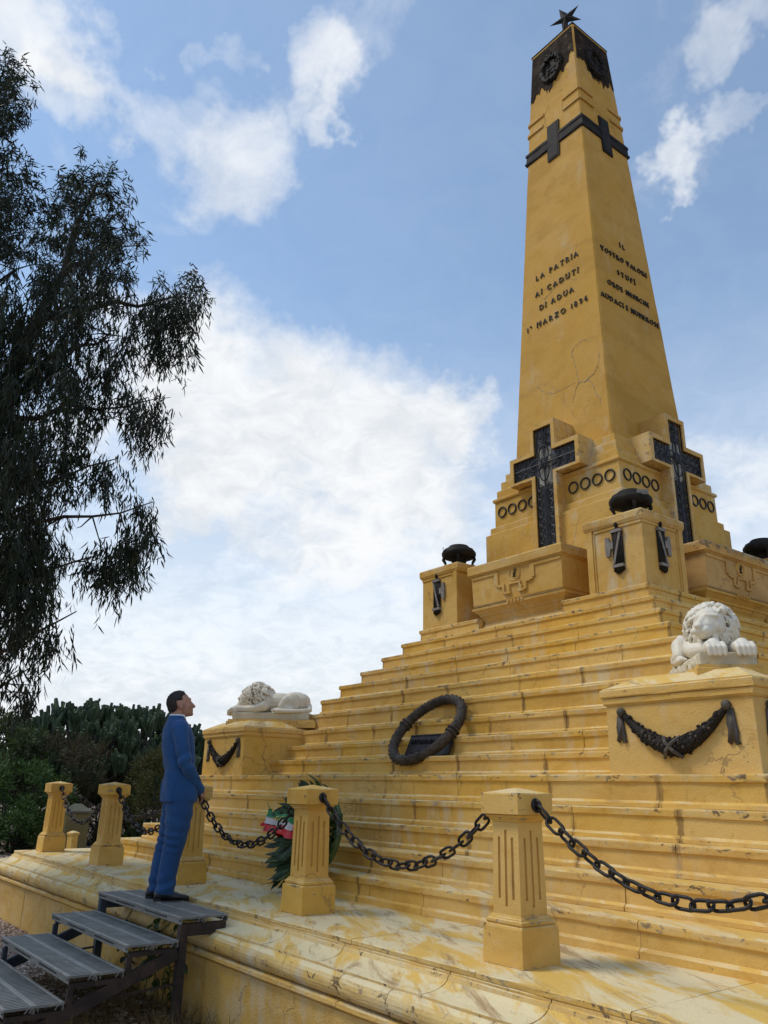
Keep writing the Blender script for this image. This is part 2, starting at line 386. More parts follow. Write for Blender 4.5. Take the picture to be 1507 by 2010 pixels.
# ================================================================== ground
GZ = -0.80
def ground_mat():
    m, t, b = newmat('gravel_ground')
    P = N(t, 'ShaderNodeNewGeometry'); pos = P.outputs['Position']
    vo = N(t, 'ShaderNodeTexVoronoi', ins={'Scale': 24.0, 'Randomness': 1.0}); t.links.new(pos, vo.inputs['Vector'])
    sp = N(t, 'ShaderNodeSeparateXYZ'); t.links.new(vo.outputs['Color'], sp.inputs[0])
    r = N(t, 'ShaderNodeValToRGB'); t.links.new(sp.outputs[0], r.inputs[0]); e = r.color_ramp.elements
    e[0].position = 0; e[0].color = (.13, .085, .055, 1); e[1].position = 1; e[1].color = (.52, .44, .36, 1)
    for p_, c_ in ((.3, (.24, .16, .115)), (.6, (.34, .25, .19)), (.8, (.44, .36, .29))):
        x = e.new(p_); x.color = c_+(1,)
    soil = mixc(t, sstep(t, noise(t, pos, 3, 5), .4, .6), (.14, .095, .06), (.22, .16, .11))
    c = mixc(t, sstep(t, noise(t, pos, .55, 5, .6), .40, .60, .0, .8), r.outputs[0], soil)
    t.links.new(c, b.inputs['Base Color']); b.inputs['Roughness'].default_value = .95
    bn = N(t, 'ShaderNodeBump', ins={'Height': vo.outputs['Distance'], 'Strength': .8, 'Distance': .03}); bn.invert = True
    t.links.new(bn.outputs[0], b.inputs['Normal']); return m
M_GND = ground_mat()
g = MB(); n = 60; L = 700.0
gx = [-L+2*L*i/n for i in range(n+1)]
cx = sorted(set([round(x, 3) for x in gx]+[x*1.0 for x in range(-30, 31, 2)])); 
def gh(x, y):
    d = math.hypot(x, y); return GZ+(0.0 if d < 16 else .10*sin(x*.31)*cos(y*.27)*min(1, (d-16)/10)-.2*min(1, max(0, (d-45)/60)))
vs = [(x, y, gh(x, y)) for y in cx for x in cx]; k = len(cx)
g.add(vs, [(j*k+i, j*k+i+1, (j+1)*k+i+1, (j+1)*k+i) for j in range(k-1) for i in range(k-1)])
tag(g.build('ground', M_GND, fixn=False), 'pale pinkish gravel ground around the yellow platform', None, kind='structure')

# ================================================================== platform
S = 6.21
plat = thing('monument_platform', 'low worn yellow stone platform with rounded mouldings carrying the monument', 'platform')
MB().box(-S+.05, S-.05, -S+.05, S-.05, GZ+.02, -.035).build('core', M_MORT, plat)
arc = lambda c0, c1, r, a0, a1, n: [(c0+r*cos(RAD(a0+(a1-a0)*i/n)), c1+r*sin(RAD(a0+(a1-a0)*i/n))) for i in range(n+1)]
CAV = [(-.22, -.034), (0, -.034), (.006, -.040), (.006, -.052)]+[(.02+.195*(1-cos(RAD(a))), -.055-.070*sin(RAD(a))) for a in (0, 18, 36, 54, 72, 90)]+[(.222, -.127), (.222, -.140), (-.22, -.140)]
CAV = [(o, z) for o, z in CAV]
TOR = [(-.1, -.141), (.20, -.141)]+arc(.212, -.212, .072, 82, -82, 9)+[(.21, -.286), (-.1, -.286)]
LED = [(-.1, -.287), (.245, -.292), (.268, -.300), (.272, -.322), (.255, -.338), (.236, -.348), (-.1, -.348)]
WAL = [(-.1, -.349), (.232, -.349), (.236, -.36), (.238, GZ-.1), (-.1, GZ-.1)]
def mould(prof, side, t0, t1, m0=False, m1=False, name='stone', mat=M_PLIN, jit=.002, sub=.22):
    mb = MB(); nn = max(1, int((t1-t0)/sub)); vs = []; k = len(prof)
    for i in range(nn+1):
        jo = random.uniform(-jit, jit)
        for o, z in prof:
            a = t0+(t1-t0)*i/nn
            if i == 0 and m0: a = t0-o
            if i == nn and m1: a = t1+o
            endc = .006 if ((i == 0 and not m0) or (i == nn and not m1)) and o > -.05 else 0
            vs.append((a, -(S+o-endc)+jo+random.uniform(-jit, jit), z+random.uniform(-jit, jit)*.7))
    fs = [(i*k+j, i*k+(j+1) % k, (i+1)*k+(j+1) % k, (i+1)*k+j) for i in range(nn) for j in range(k)]
    fs += [tuple(range(k)), tuple(range(nn*k+k-1, nn*k-1, -1))]
    wear = [(.45 if name in ('ledge_stone', 'cavetto_stone') and abs(prof[i % k][0]-.006) < .004 else .60) for i in range(len(vs))]
    mb.add(vs, fs, wear); mb.xform(Matrix.Rotation(side*pi/2, 4, 'Z')); return mb.build(name, mat, plat)
def cuts(a, b, lo, hi):
    c = [a]
    while b-c[-1] > hi*1.15: c.append(c[-1]+random.uniform(lo, hi))
    c.append(b); return c
for side in (0, 1, 3, 2):
    for prof, lo, hi, nm, mt in ((CAV, .7, 1.5, 'cavetto_stone', M_PLIN), (TOR, .42, 1.05, 'torus_stone', M_PLIN), (LED, 1.4, 2.6, 'ledge_stone', M_WALL), (WAL, 1.5, 2.8, 'wall_block', M_WALL)):
        if side == 2: lo = hi = 6
        c = cuts(-S, S, lo, hi)
        for i in range(len(c)-1):
            mould(prof, side, c[i]+(0 if i == 0 else .004), c[i+1]-(0 if i == len(c)-2 else .004), i == 0, i == len(c)-2, nm, mt)
for side in (0, 1, 3):
    c = cuts(-S if side == 0 else -5.1, S if side == 0 else S-.01, 1.0, 1.9)
    if side == 1: c = cuts(-5.085, S, 1.0, 1.9)
    if side == 3: c = cuts(-S, 5.085, 1.0, 1.9)
    for i in range(len(c)-1):
        mb = MB(); dz_ = random.uniform(-.002, .002)
        mb.ringbox(c[i]+.004, c[i+1]-.004, -S-.004, -5.085, [(-.004, -.034, .3), (0, -.03, .5), (.003, -.006, 1), (-.006, dz_, .15)], 'f', seg=.2, jit=.003)
        mb.xform(Matrix.Rotation(side*pi/2, 4, 'Z')); mb.build('paving_slab', M_PLIN, plat)

# ================================================================== stepped base
SS = [5.1023, 4.83, 4.58, 4.45, 4.33, 3.82, 3.56, 3.338, 3.166, 3.0278, 2.8321, 2.6127, 2.3896, 2.1788, 1.9873]
ZZ = [0, .2094, .4203, .6300, .8530, 1.0856, 1.2890, 1.4933, 1.7158, 1.9568, 2.1702, 2.3821, 2.5852, 2.7962, 2.9995, 3.2026]
steps = thing('stepped_base', 'broad yellow flight of fifteen weathered block steps under the obelisk', 'steps')
def sprof(z0, z1, first):
    b = .055 if first else .040
    return [(.024, z0, .3), (.022, z0+b-.012, .5), (.006, z0+b+.004, .2), (0, z0+b+.006), (0, z1-.062), (.012, z1-.056, .2), (.016, z1-.050, .5), (.017, z1-.012, 1), (.012, z1-.003, 1), (.002, z1, .2)]
for i in range(15):
    s, z0, z1 = SS[i], ZZ[i], ZZ[i+1]; dp = min(.62, s-(SS[i+1] if i < 14 else 1.5)+.12)
    if i == 4: dp = .75
    z0b = z0+.0015
    core = MB().box(-s+.05, s-.05, -s+.05, s-.05, z0-.02, z1-.02) if i < 14 else MB().box(-1.7, 1.7, -1.7, 1.7, z0-.02, z1-.004)
    core.build('core', M_MORT, steps)
    P = sprof(z0b, z1, i == 0)
    lo, hi = (.75, 1.25) if i < 9 else (.7, 1.2)
    runs = [(-s, s)] if i < 14 else [(-s, -.74), (.74, s)]
    for a, b_ in runs:
        c = cuts(a, b_, lo, hi)
        for j in range(len(c)-1):
            ex = 'f'+('l' if c[j] == -s else '')+('r' if c[j+1] == s else '')
            x0 = c[j]+(.0028 if 'l' not in ex else 0); x1 = c[j+1]-(.0028 if 'r' not in ex else 0)
            MB().ringbox(x0, x1, -s+random.uniform(-.002, .002), -s+dp, P, ex, seg=.25, jit=.0028, endw=.40).build('step_block', M_STEP, steps)
    runs = [(-s+dp, s)] if i < 14 else [(-s+dp, -.74), (.74, s)]
    for a, b_ in runs:
        c = cuts(a, b_, lo, hi) if i > 3 else cuts(a, b_, 1.4, 2.4)
        for j in range(len(c)-1):
            ex = 'r'+('b' if c[j+1] == s else '')
            MB().ringbox(s-dp, s, c[j]+.0035, c[j+1]-.0035, P, ex, seg=.5, jit=.002, endw=.35).build('step_block', M_STEP, steps)
    if i < 14:
        c = cuts(-s+dp, s, 1.6, 3.0)
        for j in range(len(c)-1): MB().ringbox(-s, -s+dp, c[j]+.0035, c[j+1]-.0035, P, 'l'+('b' if c[j+1] == s else ''), seg=.8).build('step_block', M_STEP, steps)
        MB().ringbox(-s+dp+.004, s-dp-.004, s-dp, s, P, 'b').build('step_block', M_STEP, steps)
    else:
        for a in (-1, 1):
            MB().ringbox(-s, -s+dp, *((.74, s) if a > 0 else (-s+dp+.004, -.74)), P, 'l'+('b' if a > 0 else ''), seg=.8).build('step_block', M_STEP, steps)
            MB().ringbox(*((.74, s-dp-.004) if a > 0 else (-s+dp+.004, -.74)), s-dp, s, P, 'b').build('step_block', M_STEP, steps)

# ================================================================== obelisk
obel = thing('obelisk', 'tall tapering yellow obelisk with dark iron crosses, lettering and a star on top', 'obelisk')
ah = lambda z: .936-.0515*(z-5.68)
ZT = 14.23
MB().ringbox(-1, 1, -1, 1, [(.275, 3.19), (.275, 4.655), (.262, 4.665, .6), (.222, 4.667), (.222, 4.770, .6), (.214, 4.780), (.167, 4.782), (.165, 5.195), (.178, 5.200), (.192, 5.215, .6), (.192, 5.245, .8), (.184, 5.256),
    (.142, 5.258), (.142, 5.385, .8), (.136, 5.392), (.092, 5.394), (.092, 5.535, .8), (.086, 5.543), (.040, 5.545), (.040, 5.668, .8), (.034, 5.676), (-.10, 5.68)], seg=.25, jit=.002).build('podium', M_PIER, obel)
sh = MB(); zs = [5.66+(ZT-5.66)*i/40 for i in range(41)]; vs = []
for z in zs:
    a = ah(z); e = .022
    ring = [(-a+e, -a), (a-e, -a), (a, -a+e), (a, a-e), (a-e, a), (-a+e, a), (-a, a-e), (-a, -a+e)]
    vs += [(x+random.uniform(-.0015, .0015), y+random.uniform(-.0015, .0015), z) for x, y in ring]
sh.add(vs, [(i*8+j, i*8+(j+1) % 8, (i+1)*8+(j+1) % 8, (i+1)*8+j) for i in range(40) for j in range(8)]+[tuple(range(320, 328))])
sh.build('shaft', M_OBEL, obel)
at_ = ah(ZT)
cp = MB(); cp.ringbox(-at_, at_, -at_, at_, [(-.02, ZT-.01), (.004, ZT), (.004, ZT+.035), (-.03, ZT+.045), (-.06, ZT+.05), (-.06, ZT+.10), (-.10, ZT+.11), (-.42, ZT+.34)]); cp.build('cap_stone', M_SHEA, obel)
def FA(z_off=0.0):                       # sloping front face frame: a = x, b = z, d = outward
    return lambda a, b, d: (a, -(ah(b)+d), b)
def face4(mb, k): return mb.xform(Matrix.Rotation(k*pi/2, 4, 'Z'))
rect = lambda x0, x1, z0, z1: [(x0, z0), (x1, z0), (x1, z1), (x0, z1)]
for k in range(4):
    for z in (12.35, 12.60):
        for sx in (-1, 1):
            e = ah(z); m_ = MB()
            m_.prism(rect(min(sx*(e+.0), sx*(e-.36)), max(sx*(e+.0), sx*(e-.36)), z-.028, z+.028), -.01, .026, FA()); face4(m_, k).build('raised_bar', M_OBEL, obel)
# iron band with cross plates
bm_ = MB(); bm_.ringbox(-ah(11.81), ah(11.81), -ah(11.81), ah(11.81), [(-.02, 11.67), (.022, 11.68), (.036, 11.70), (.036, 11.735), (.018, 11.75), (.014, 11.86), (.026, 11.88), (.026, 11.925), (.012, 11.945), (-.03, 11.95)], seg=.09, jit=.004)
bm_.build('iron_band', M_BRON, obel)
for k in range(4):
    m_ = MB(); m_.prism(rect(-.130, .130, 11.41, 12.215), -.01, .026, FA()); m_.prism(rect(-.10, .10, 11.44, 12.185), .026, .032, FA())
    face4(m_, k).build('cross_plate', M_BRON, obel)
    # ragged dark sheathing round the top, torn along its lower edge
    rs = random.Random(40+k); pts = []; nn = 70
    zlow = lambda u: 13.30+.13*(u if k in (0, 3) else -u)-.16*math.exp(-((u+.05)/.32)**2)+.10*(u > .75)
    for i in range(nn+1):
        u = -1+2*i/nn; z = zlow(u)+.05*sin(u*9+k)+.035*sin(u*23+2*k)+rs.uniform(-.03, .03)-rs.uniform(.03, .09)*(rs.random() < .15); pts.append((u*(ah(z)-.030), z))
    poly = pts+[((ah(ZT)-.030), ZT-.05), (-(ah(ZT)-.030), ZT-.05)]
    m_ = MB(); fr = FA(); n0 = len(poly); top = [(p[0]*(ah(ZT-.05)-.03)/max(.01, ah(p[1])-.03), ZT-.05) for p in pts]
    vs = [fr(a, b, .010) for a, b in pts]+[fr(a, b, .010) for a, b in top]+[fr(a, b, -.012) for a, b in pts]+[fr(a, b, -.012) for a, b in top]
    q = nn+1; fs = [(i, i+1, q+i+1, q+i) for i in range(nn)]+[(2*q+i+1, 2*q+i, i, i+1) for i in range(nn)]+[(q+i, q+i+1, 3*q+i+1, 3*q+i) for i in range(nn)]+[(0, q, 3*q, 2*q), (nn, 2*q+nn, 3*q+nn, q+nn)]
    m_.add(vs, fs); face4(m_, k).build('torn_bronze_sheath', M_SHEA, obel)
    m_ = MB(); cz = 13.55
    ringp = [(.205*cos(2*pi*i/22), cz+.28*sin(2*pi*i/22)) for i in range(22)]
    m_.tube([fr(a, b, .03) for a, b in ringp], .055, 6, True)
    for i in range(60):
        a_ = rs.uniform(0, 2*pi); rr_ = rs.uniform(.8, 1.2)
        m_.ell(fr(.205*rr_*cos(a_), cz+.28*rr_*sin(a_), rs.uniform(.04, .08)), (.022, .018, .045), Euler((rs.uniform(-1, 1), rs.uniform(-1.5, 1.5), 0)).to_matrix(), 6, 4)
    for i in range(26): m_.ell(fr(rs.uniform(-.13, .13), cz+rs.uniform(-.26, .18), .02), (.04, .02, .06), Euler((0, rs.uniform(-1.5, 1.5), 0)).to_matrix(), 6, 4)
    face4(m_, k).build('laurel_emblem', M_BRON, obel)
# lettering
def glyph_mesh(ch, size, depth):
    cu = bpy.data.curves.new('glyph', 'FONT'); cu.body = ch; cu.size = size; cu.extrude = depth; cu.offset = -size*.016; cu.resolution_u = 3
    o = bpy.data.objects.new('glyph', cu); COL.objects.link(o); dg = bpy.context.evaluated_depsgraph_get()
    me = bpy.data.meshes.new_from_object(o.evaluated_get(dg)); bpy.data.objects.remove(o); bpy.data.curves.remove(cu)
    return me
GL = {}
def letters(lines, k, height, mat, parent, frm, name='letter', wide=1.0, serif=True):
    size = height/.70
    for text, x0, x1, z in lines:
        txt = text.replace(' ', ''); widths = {}
        for ch in set(txt):
            if (ch, size) not in GL:
                me = glyph_mesh(ch, size, .010); xs = [v.co.x for v in me.vertices]; mn, mx = min(xs), max(xs)
                for v in me.vertices: v.co.x -= (mn+mx)/2
                if serif and ch.isalpha():
                    w_ = (mx-mn)/2; b = MB(); th = height*.075
                    sx = {'T': [0], 'P': [-w_+.012], 'V': [0], 'Y': [0], 'I': [0], 'L': [-w_+.012], 'F': [-w_+.012]}.get(ch, [-w_+.012, w_-.012])
                    if ch not in 'OCDSGQUBEZ':
                        for s_ in sx: b.box(s_-height*.14, s_+height*.14, 0, th, -.0095, .0095)
                    if ch not in 'OCDSGQAPRBETLZ':
                        for s_ in ([-w_+.012, w_-.012] if ch in 'VUNMHY' else [0]): b.box(s_-height*.14, s_+height*.14, height-th, height, -.0095, .0095)
                    if b.v:
                        me2 = b.mesh('serif', mat); bm = bmesh.new(); bm.from_mesh(me); bm.from_mesh(me2); bm.to_mesh(me); bm.free()
                me.materials.clear(); me.materials.append(mat); me.name = name; GL[(ch, size)] = (me, mx-mn)
        tot = sum(GL[(c, size)][1] for c in txt); nsp = text.count(' ')
        kx = min(1.0, .70*(x1-x0)/tot); gap = (x1-x0-tot*kx)/max(1, len(txt)-1+nsp*1.6); x = x0
        for ch in text:
            if ch == ' ': x += gap*1.6; continue
            me, w_ = GL[(ch, size)]; xc = x+w_*kx/2; x += w_*kx+gap
            o = link(name, me, parent, frm(xc, z) @ Matrix.Diagonal((kx, 1, 1, 1)))
def obf(k):
    def f(x, z):
        M = Matrix.Translation((x, -(ah(z)+.012), z)) @ Matrix.Rotation(math.atan(.0515), 4, 'X') @ Matrix.Rotation(pi/2, 4, 'X')
        # the letters lean with the face
        M = Matrix.Translation((x, -(ah(z)+.010), z)) @ Matrix.Rotation(pi/2-math.atan(.0515), 4, 'X')
        return Matrix.Rotation(k*pi/2, 4, 'Z') @ M
    return f
letters([('LA PATRIA', -.44, .45, 9.08), ('AI CADUTI', -.46, .44, 8.757), ('DI ADUA', -.37, .34, 8.455), ('1\u00b0 MARZO 1896', -.64, .60, 8.147)], 0, .098, M_LETT, obel, obf(0))
letters([('IL', -.055, .07, 9.395), ('VOSTRO VALORE', -.60, .61, 9.085), ('STUPÌ', -.235, .22, 8.772), ('ORDE NEMICHE', -.54, .53, 8.455), ('AUDACI E NUMEROSE', -.76, .73, 8.138)], 1, .092, M_LETT, obel, obf(1))
# old cracks in the render, filled with grey lime, and finer dark ones
M_LIME = simple('grey_lime_filling', (.30, .25, .15), (.42, .37, .26), 14, .95)
CR = [([(.561, 7.472), (.432, 7.48), (.299, 7.437), (.257, 7.365), (.307, 7.192), (.347, 6.937), (.368, 6.783), (.305, 6.663), (.251, 6.483)], .009, 0), ([(-.432, 7.043), (-.363, 6.938), (-.174, 6.815), (.013, 6.798), (.179, 6.803), (.359, 6.815)], .008, 0),
    ([(.358, 6.787), (.5, 6.755), (.659, 6.803), (.742, 6.938), (.775, 7.126)], .012, 0), ([(.549, 6.778), (.65, 6.607), (.682, 6.481), (.747, 6.37), (.77, 6.236)], .011, 0), ([(.447, 9.299), (.393, 9.232)], .007, 0), ([(.373, 8.651), (.239, 8.759), (.029, 8.778), (-.153, 8.68), (-.263, 8.623), (-.372, 8.715)], .008, 0),
    ([(.217, 12.302), (.204, 12.494), (.234, 12.584)], .006, 1), ([(-.308, 12.647), (-.346, 12.757)], .006, 1), ([(-.102, 12.731), (-.133, 12.659), (-.202, 12.599), (-.186, 12.354), (-.141, 12.24)], .007, 1), ([(.118, 12.799), (.158, 12.862), (.25, 12.821)], .006, 1)]
for L_, wd, dk in CR:
    rs = random.Random(int(L_[0][0]*1000)); P_ = []
    for (a, b), (c_, d_) in zip(L_, L_[1:]):
        n_ = max(2, int(math.hypot(c_-a, d_-b)/.022))
        P_ += [(a+(c_-a)*i/n_+rs.gauss(0, .008), b+(d_-b)*i/n_+rs.gauss(0, .008)) for i in range(n_)]
    m_ = MB(); m_.tube([(a, -(ah(b)+.0005), b) for a, b in P_], [wd*rs.uniform(.15, 1.25)*.62 for _ in P_], 4); m_.build('plaster_crack', M_MORT if dk else M_LIME, obel)
# star on its pole
st = MB(); pts = []
for i in range(10):
    r_ = .34 if i % 2 == 0 else .125; a_ = pi/2+pi*i/5; pts.append((r_*cos(a_), r_*sin(a_)))
vs = [(x, 0, z) for x, z in pts]+[(0, .055, 0), (0, -.055, 0)]
st.add(vs, [(i, (i+1) % 10, 10) for i in range(10)]+[((i+1) % 10, i, 11) for i in range(10)])
st.xform(Matrix.Translation((0, 0, 15.19)) @ Matrix.Rotation(RAD(25), 4, 'Z') @ Matrix.Rotation(RAD(-22), 4, 'Y')); st.build('iron_star', M_BRON, obel)
pl = MB(); pl.tube([(0, 0, ZT+.25), (0, 0, 15.1)], .03, 8); pl.build('star_pole', M_BRON, obel)
# cross-shaped niches and rings on each face
def cross_poly(h, arm, z0, za, zb, z1): return [(-h, z0), (h, z0), (h, za), (arm, za), (arm, zb), (h, zb), (h, z1), (-h, z1), (-h, zb), (-arm, zb), (-arm, za), (-h, za)]
OUT = cross_poly(.235, .665, 3.99, 5.275, 5.705, 6.115); INN = cross_poly(.170, .588, 4.05, 5.315, 5.640, 6.045)
FY = lambda y0: (lambda a, b, d: (a, -(y0+d), b))
def spiral(cx_, cz_, r0, turns, a0, sgn, y):
    return [(cx_+r0*(1-t_/1.15)*cos(a0+sgn*2*pi*turns*t_), y, cz_+r0*(1-t_/1.15)*sin(a0+sgn*2*pi*turns*t_)) for t_ in [i/13 for i in range(14)]]
grm = None
for k in range(4):
    m_ = MB(); fr = FY(0)
    vs = [fr(a, b, .70) for a, b in OUT]+[fr(a, b, 1.330) for a, b in OUT]+[fr(a, b, 1.345) for a, b in [(x*.985, z) for x, z in OUT]]+[fr(a, b, 1.345) for a, b in INN]+[fr(a, b, 1.280) for a, b in INN]
    fs = [(r_*12+i, r_*12+(i+1) % 12, (r_+1)*12+(i+1) % 12, (r_+1)*12+i) for r_ in range(4) for i in range(12)]
    m_.add(vs, fs, [0.0]*12+[1.0]*24+[.4]*24)
    nich = face4(m_, k).build('cross_niche', M_PIER, obel)
    m_ = MB(); m_.prism(INN, 1.20, 1.290, fr); m_.f = m_.f; g_ = face4(m_, k).build('backing_panel', M_GRPL, nich)
    m_ = MB(); m_.prism(rect(-.12, .12, 5.14, 5.72), 1.291, 1.296, fr); face4(m_, k).build('glass_pane', M_GLAS, nich)
    if grm is None:
        m_ = MB(); y = -1.318
        for x in (0,):
            m_.tube([(x, y, 4.06), (x, y, 6.03)], .013, 5)
        m_.tube([(-.58, y, 5.48), (.58, y, 5.48)], .012, 5)
        for i in range(12):
            a_, b_ = INN[i], INN[(i+1) % 12]; m_.tube([(a_[0]*.985, y, a_[1]), (b_[0]*.985, y, b_[1])], .011, 4)
        for j in range(8):
            z = 4.14+j*.132
            for sx in (-1, 1):
                m_.tube([(0, y, z-.06), (sx*.05, y, z+.02)]+spiral(sx*.085, z+.055, .062, 1.25, -pi/2 if sx > 0 else -pi/2, sx, y-.004), .0085, 4)
        for sx in (-1, 1):
            for z in (5.78, 5.92): m_.tube(spiral(sx*.075, z, .060, 1.3, pi/2, sx, y), .009, 4)
            for x in (.24, .38, .50):
                for sz in (-1, 1):
                    m_.tube([(sx*(x-.06), y, 5.48)]+spiral(sx*x, 5.48+sz*.085, .062, 1.25, -sz*pi/2, sx*sz, y-.003), .009, 4)
        for q in range(4):
            cc = ((.0, .13), (.0, -.13), (.13, 0), (-.13, 0))[q]
            m_.tube([(cc[0]+.12*cos(2*pi*i/18)*(1 if q > 1 else .75), y-.006, 5.48+cc[1]+.15*sin(2*pi*i/18)*(1 if q < 2 else .6)) for i in range(18)], .010, 4, True)
        m_.tube([(.05*cos(2*pi*i/12), y-.01, 5.48+.085*sin(2*pi*i/12)) for i in range(12)], .010, 4, True)
        grm = m_.mesh('scrollwork', M_BLKP, True)
    link('iron_scrollwork', grm, nich, Matrix.Rotation(k*pi/2, 4, 'Z'))
m_ = MB(); m_.cs = True; m_.tube([(.078*cos(2*pi*i/24), 0, .078*sin(2*pi*i/24)) for i in range(24)], .0125, 6, True); rme = m_.mesh('iron_ring', M_BLKP, True)
for k in range(4):
    for i in range(4):
        for sx in (-1, 1):
            link('iron_ring', rme, obel, Matrix.Rotation(k*pi/2, 4, 'Z') @ Matrix.Translation((sx*(.385+.208*i), -1.176, 5.018)))

# ================================================================== corner piers with fasces and braziers
def fasces(parent, frm):
    m_ = MB(); m_.cs = True
    for i in range(7):
        x = (i-3)*.021; m_.tube([frm(x, -.30+.012*abs(i-3), .012+.018*(1-abs(i-3)/3.6)), frm(x, .27-.012*abs(i-3), .012+.018*(1-abs(i-3)/3.6))], .0135, 6)
    m_.ell(frm(0, .305, .02), (.028, .028, .035), None, 8, 6)
    e = m_.build('fasces_bundle', M_BRON, parent)
    r_ = MB()
    for z in (-.20, .23): r_.prism(rect(-.076, .076, z-.018, z+.018), .0, .046, lambda a, b, d: frm(a, b, d))
    r_.prism([(-.070, -.17), (-.038, -.17), (.068, .20), (.040, .20)], .02, .044, lambda a, b, d: frm(a, b, d)); r_.build('ribbon', M_GREYR, e)
    a_ = MB(); a_.prism([(-.06, .11), (-.10, .11), (-.12, .17), (-.165, .18), (-.175, .05), (-.165, -.07), (-.115, -.06), (-.10, .02), (-.06, .02)], .0, .030, lambda a, b, d: frm(a, b, d)); a_.build('axe_blade', M_GREYR, e)
def make_pier(lab):
    t = thing('corner_pier', lab, 'pier', group='yellow piers at the corners of the top step')
    x0, x1, z0, z1 = 1.18, 1.965, 3.204, 4.11
    MB().ringbox(x0+.02, x1-.0, -x1, -x0-.02, [(0, z0), (0, z1-.1)], 'rf', seg=.2, jit=.0015).build('body', M_PIER, t)
    m_ = MB(); m_.ringbox(x0, x1, -x1, -x0, [(.004, z1-.135), (.022, z1-.128, .4), (.032, z1-.10, .4), (.036, z1-.09, .6), (.038, z1-.02, 1), (.028, z1-.004, 1), (-.06, z1)], seg=.18, jit=.002); m_.build('cap', M_PIER, t)
    for k in (0, 1):     # frame strips on the outer sides
        m_ = MB(); m_.prism(rect(x0, x0+.085, z0, z1-.133), -.02, .026, lambda a, b, d: (a, -(x1+d), b)); m_.prism(rect(x0+.085, x0+.108, z0, z1-.16), -.02, .012, lambda a, b, d: (a, -(x1+d), b))
        m_.prism(rect(x0+.108, x1-.0, z1-.165, z1-.133), -.02, .013, lambda a, b, d: (a, -(x1+d), b))
        if k: m_.v = [(-y, -x, z) for x, y, z in m_.v]
        m_.build('frame', M_PIER, t)
    fasces(t, lambda a, b, d: (1.625+a, -(x1+d), 3.675+b))
    fasces(t, lambda a, b, d: (x1+d, -1.625-a, 3.675+b))
    return t
pier = make_pier('near corner pier with dark fasces on both sides, standing in the middle right')
dup(pier, 'far left pier beside the stone coffer, seen against the sky', rz=-pi/2)
dup(pier, 'pier at the right edge of the photo behind the far coffer', rz=pi/2)
def make_brazier(lab):
    t = thing('brazier', lab, 'brazier', (1.573, -1.573, 4.112), 0, 'dark bronze braziers on the piers')
    b = MB(); b.cs = True; b.lathe([(.10, .02), (.20, .06), (.185, .085), (.150, .12), (.145, .155), (.165, .185), (.23, .205), (.31, .230), (.345, .262), (.350, .30), (.335, .325), (.315, .335), (.30, .365), (.25, .385), (.215, .39), (.205, .42), (.185, .432), (.10, .435), (.02, .436)], 28)
    b.build('bowl', M_BRON, t)
    b = MB(); b.ringbox(-.33, .33, -.33, .33, [(0, 0), (0, .018), (-.05, .045), (-.10, .052), (-.16, .075), (-.22, .08)]); b.build('foot_plate', M_BRON, t)
    for k in range(4):
        a = pi/4+k*pi/2; c_, s_ = cos(a), sin(a); m_ = MB(); m_.cs = True
        m_.tube([(r_*c_, r_*s_, z) for r_, z in ((.30, .245), (.315, .20), (.28, .15), (.265, .11), (.31, .07), (.38, .04), (.42, .02))], [.03, .034, .028, .026, .032, .036, .02], 8)
        m_.build('claw_leg', M_BRON, t)
    m_ = MB(); m_.prism(rect(-.07, .07, .305, .375), 0, .012, lambda a, b, d: (a*cos(RAD(-35))-(-.33-d)*sin(RAD(-35))*0+ (.335+d)*cos(RAD(-20)), (.335+d)*sin(RAD(-20))+a*.94, b)); m_.build('grey_patch', M_GREYR, t)
    return t
bz = make_brazier('rusty bronze brazier on the near pier, in front of the iron rings')
bz.scale = (.76, .76, .93)
dup(bz, 'bronze brazier on the left pier, dark against the white sky', (-1.573, -1.573, 4.112), -pi/2)
dup(bz, 'bronze brazier at the right edge of the photo against the sky', (1.573, 1.573, 4.112), pi/2)

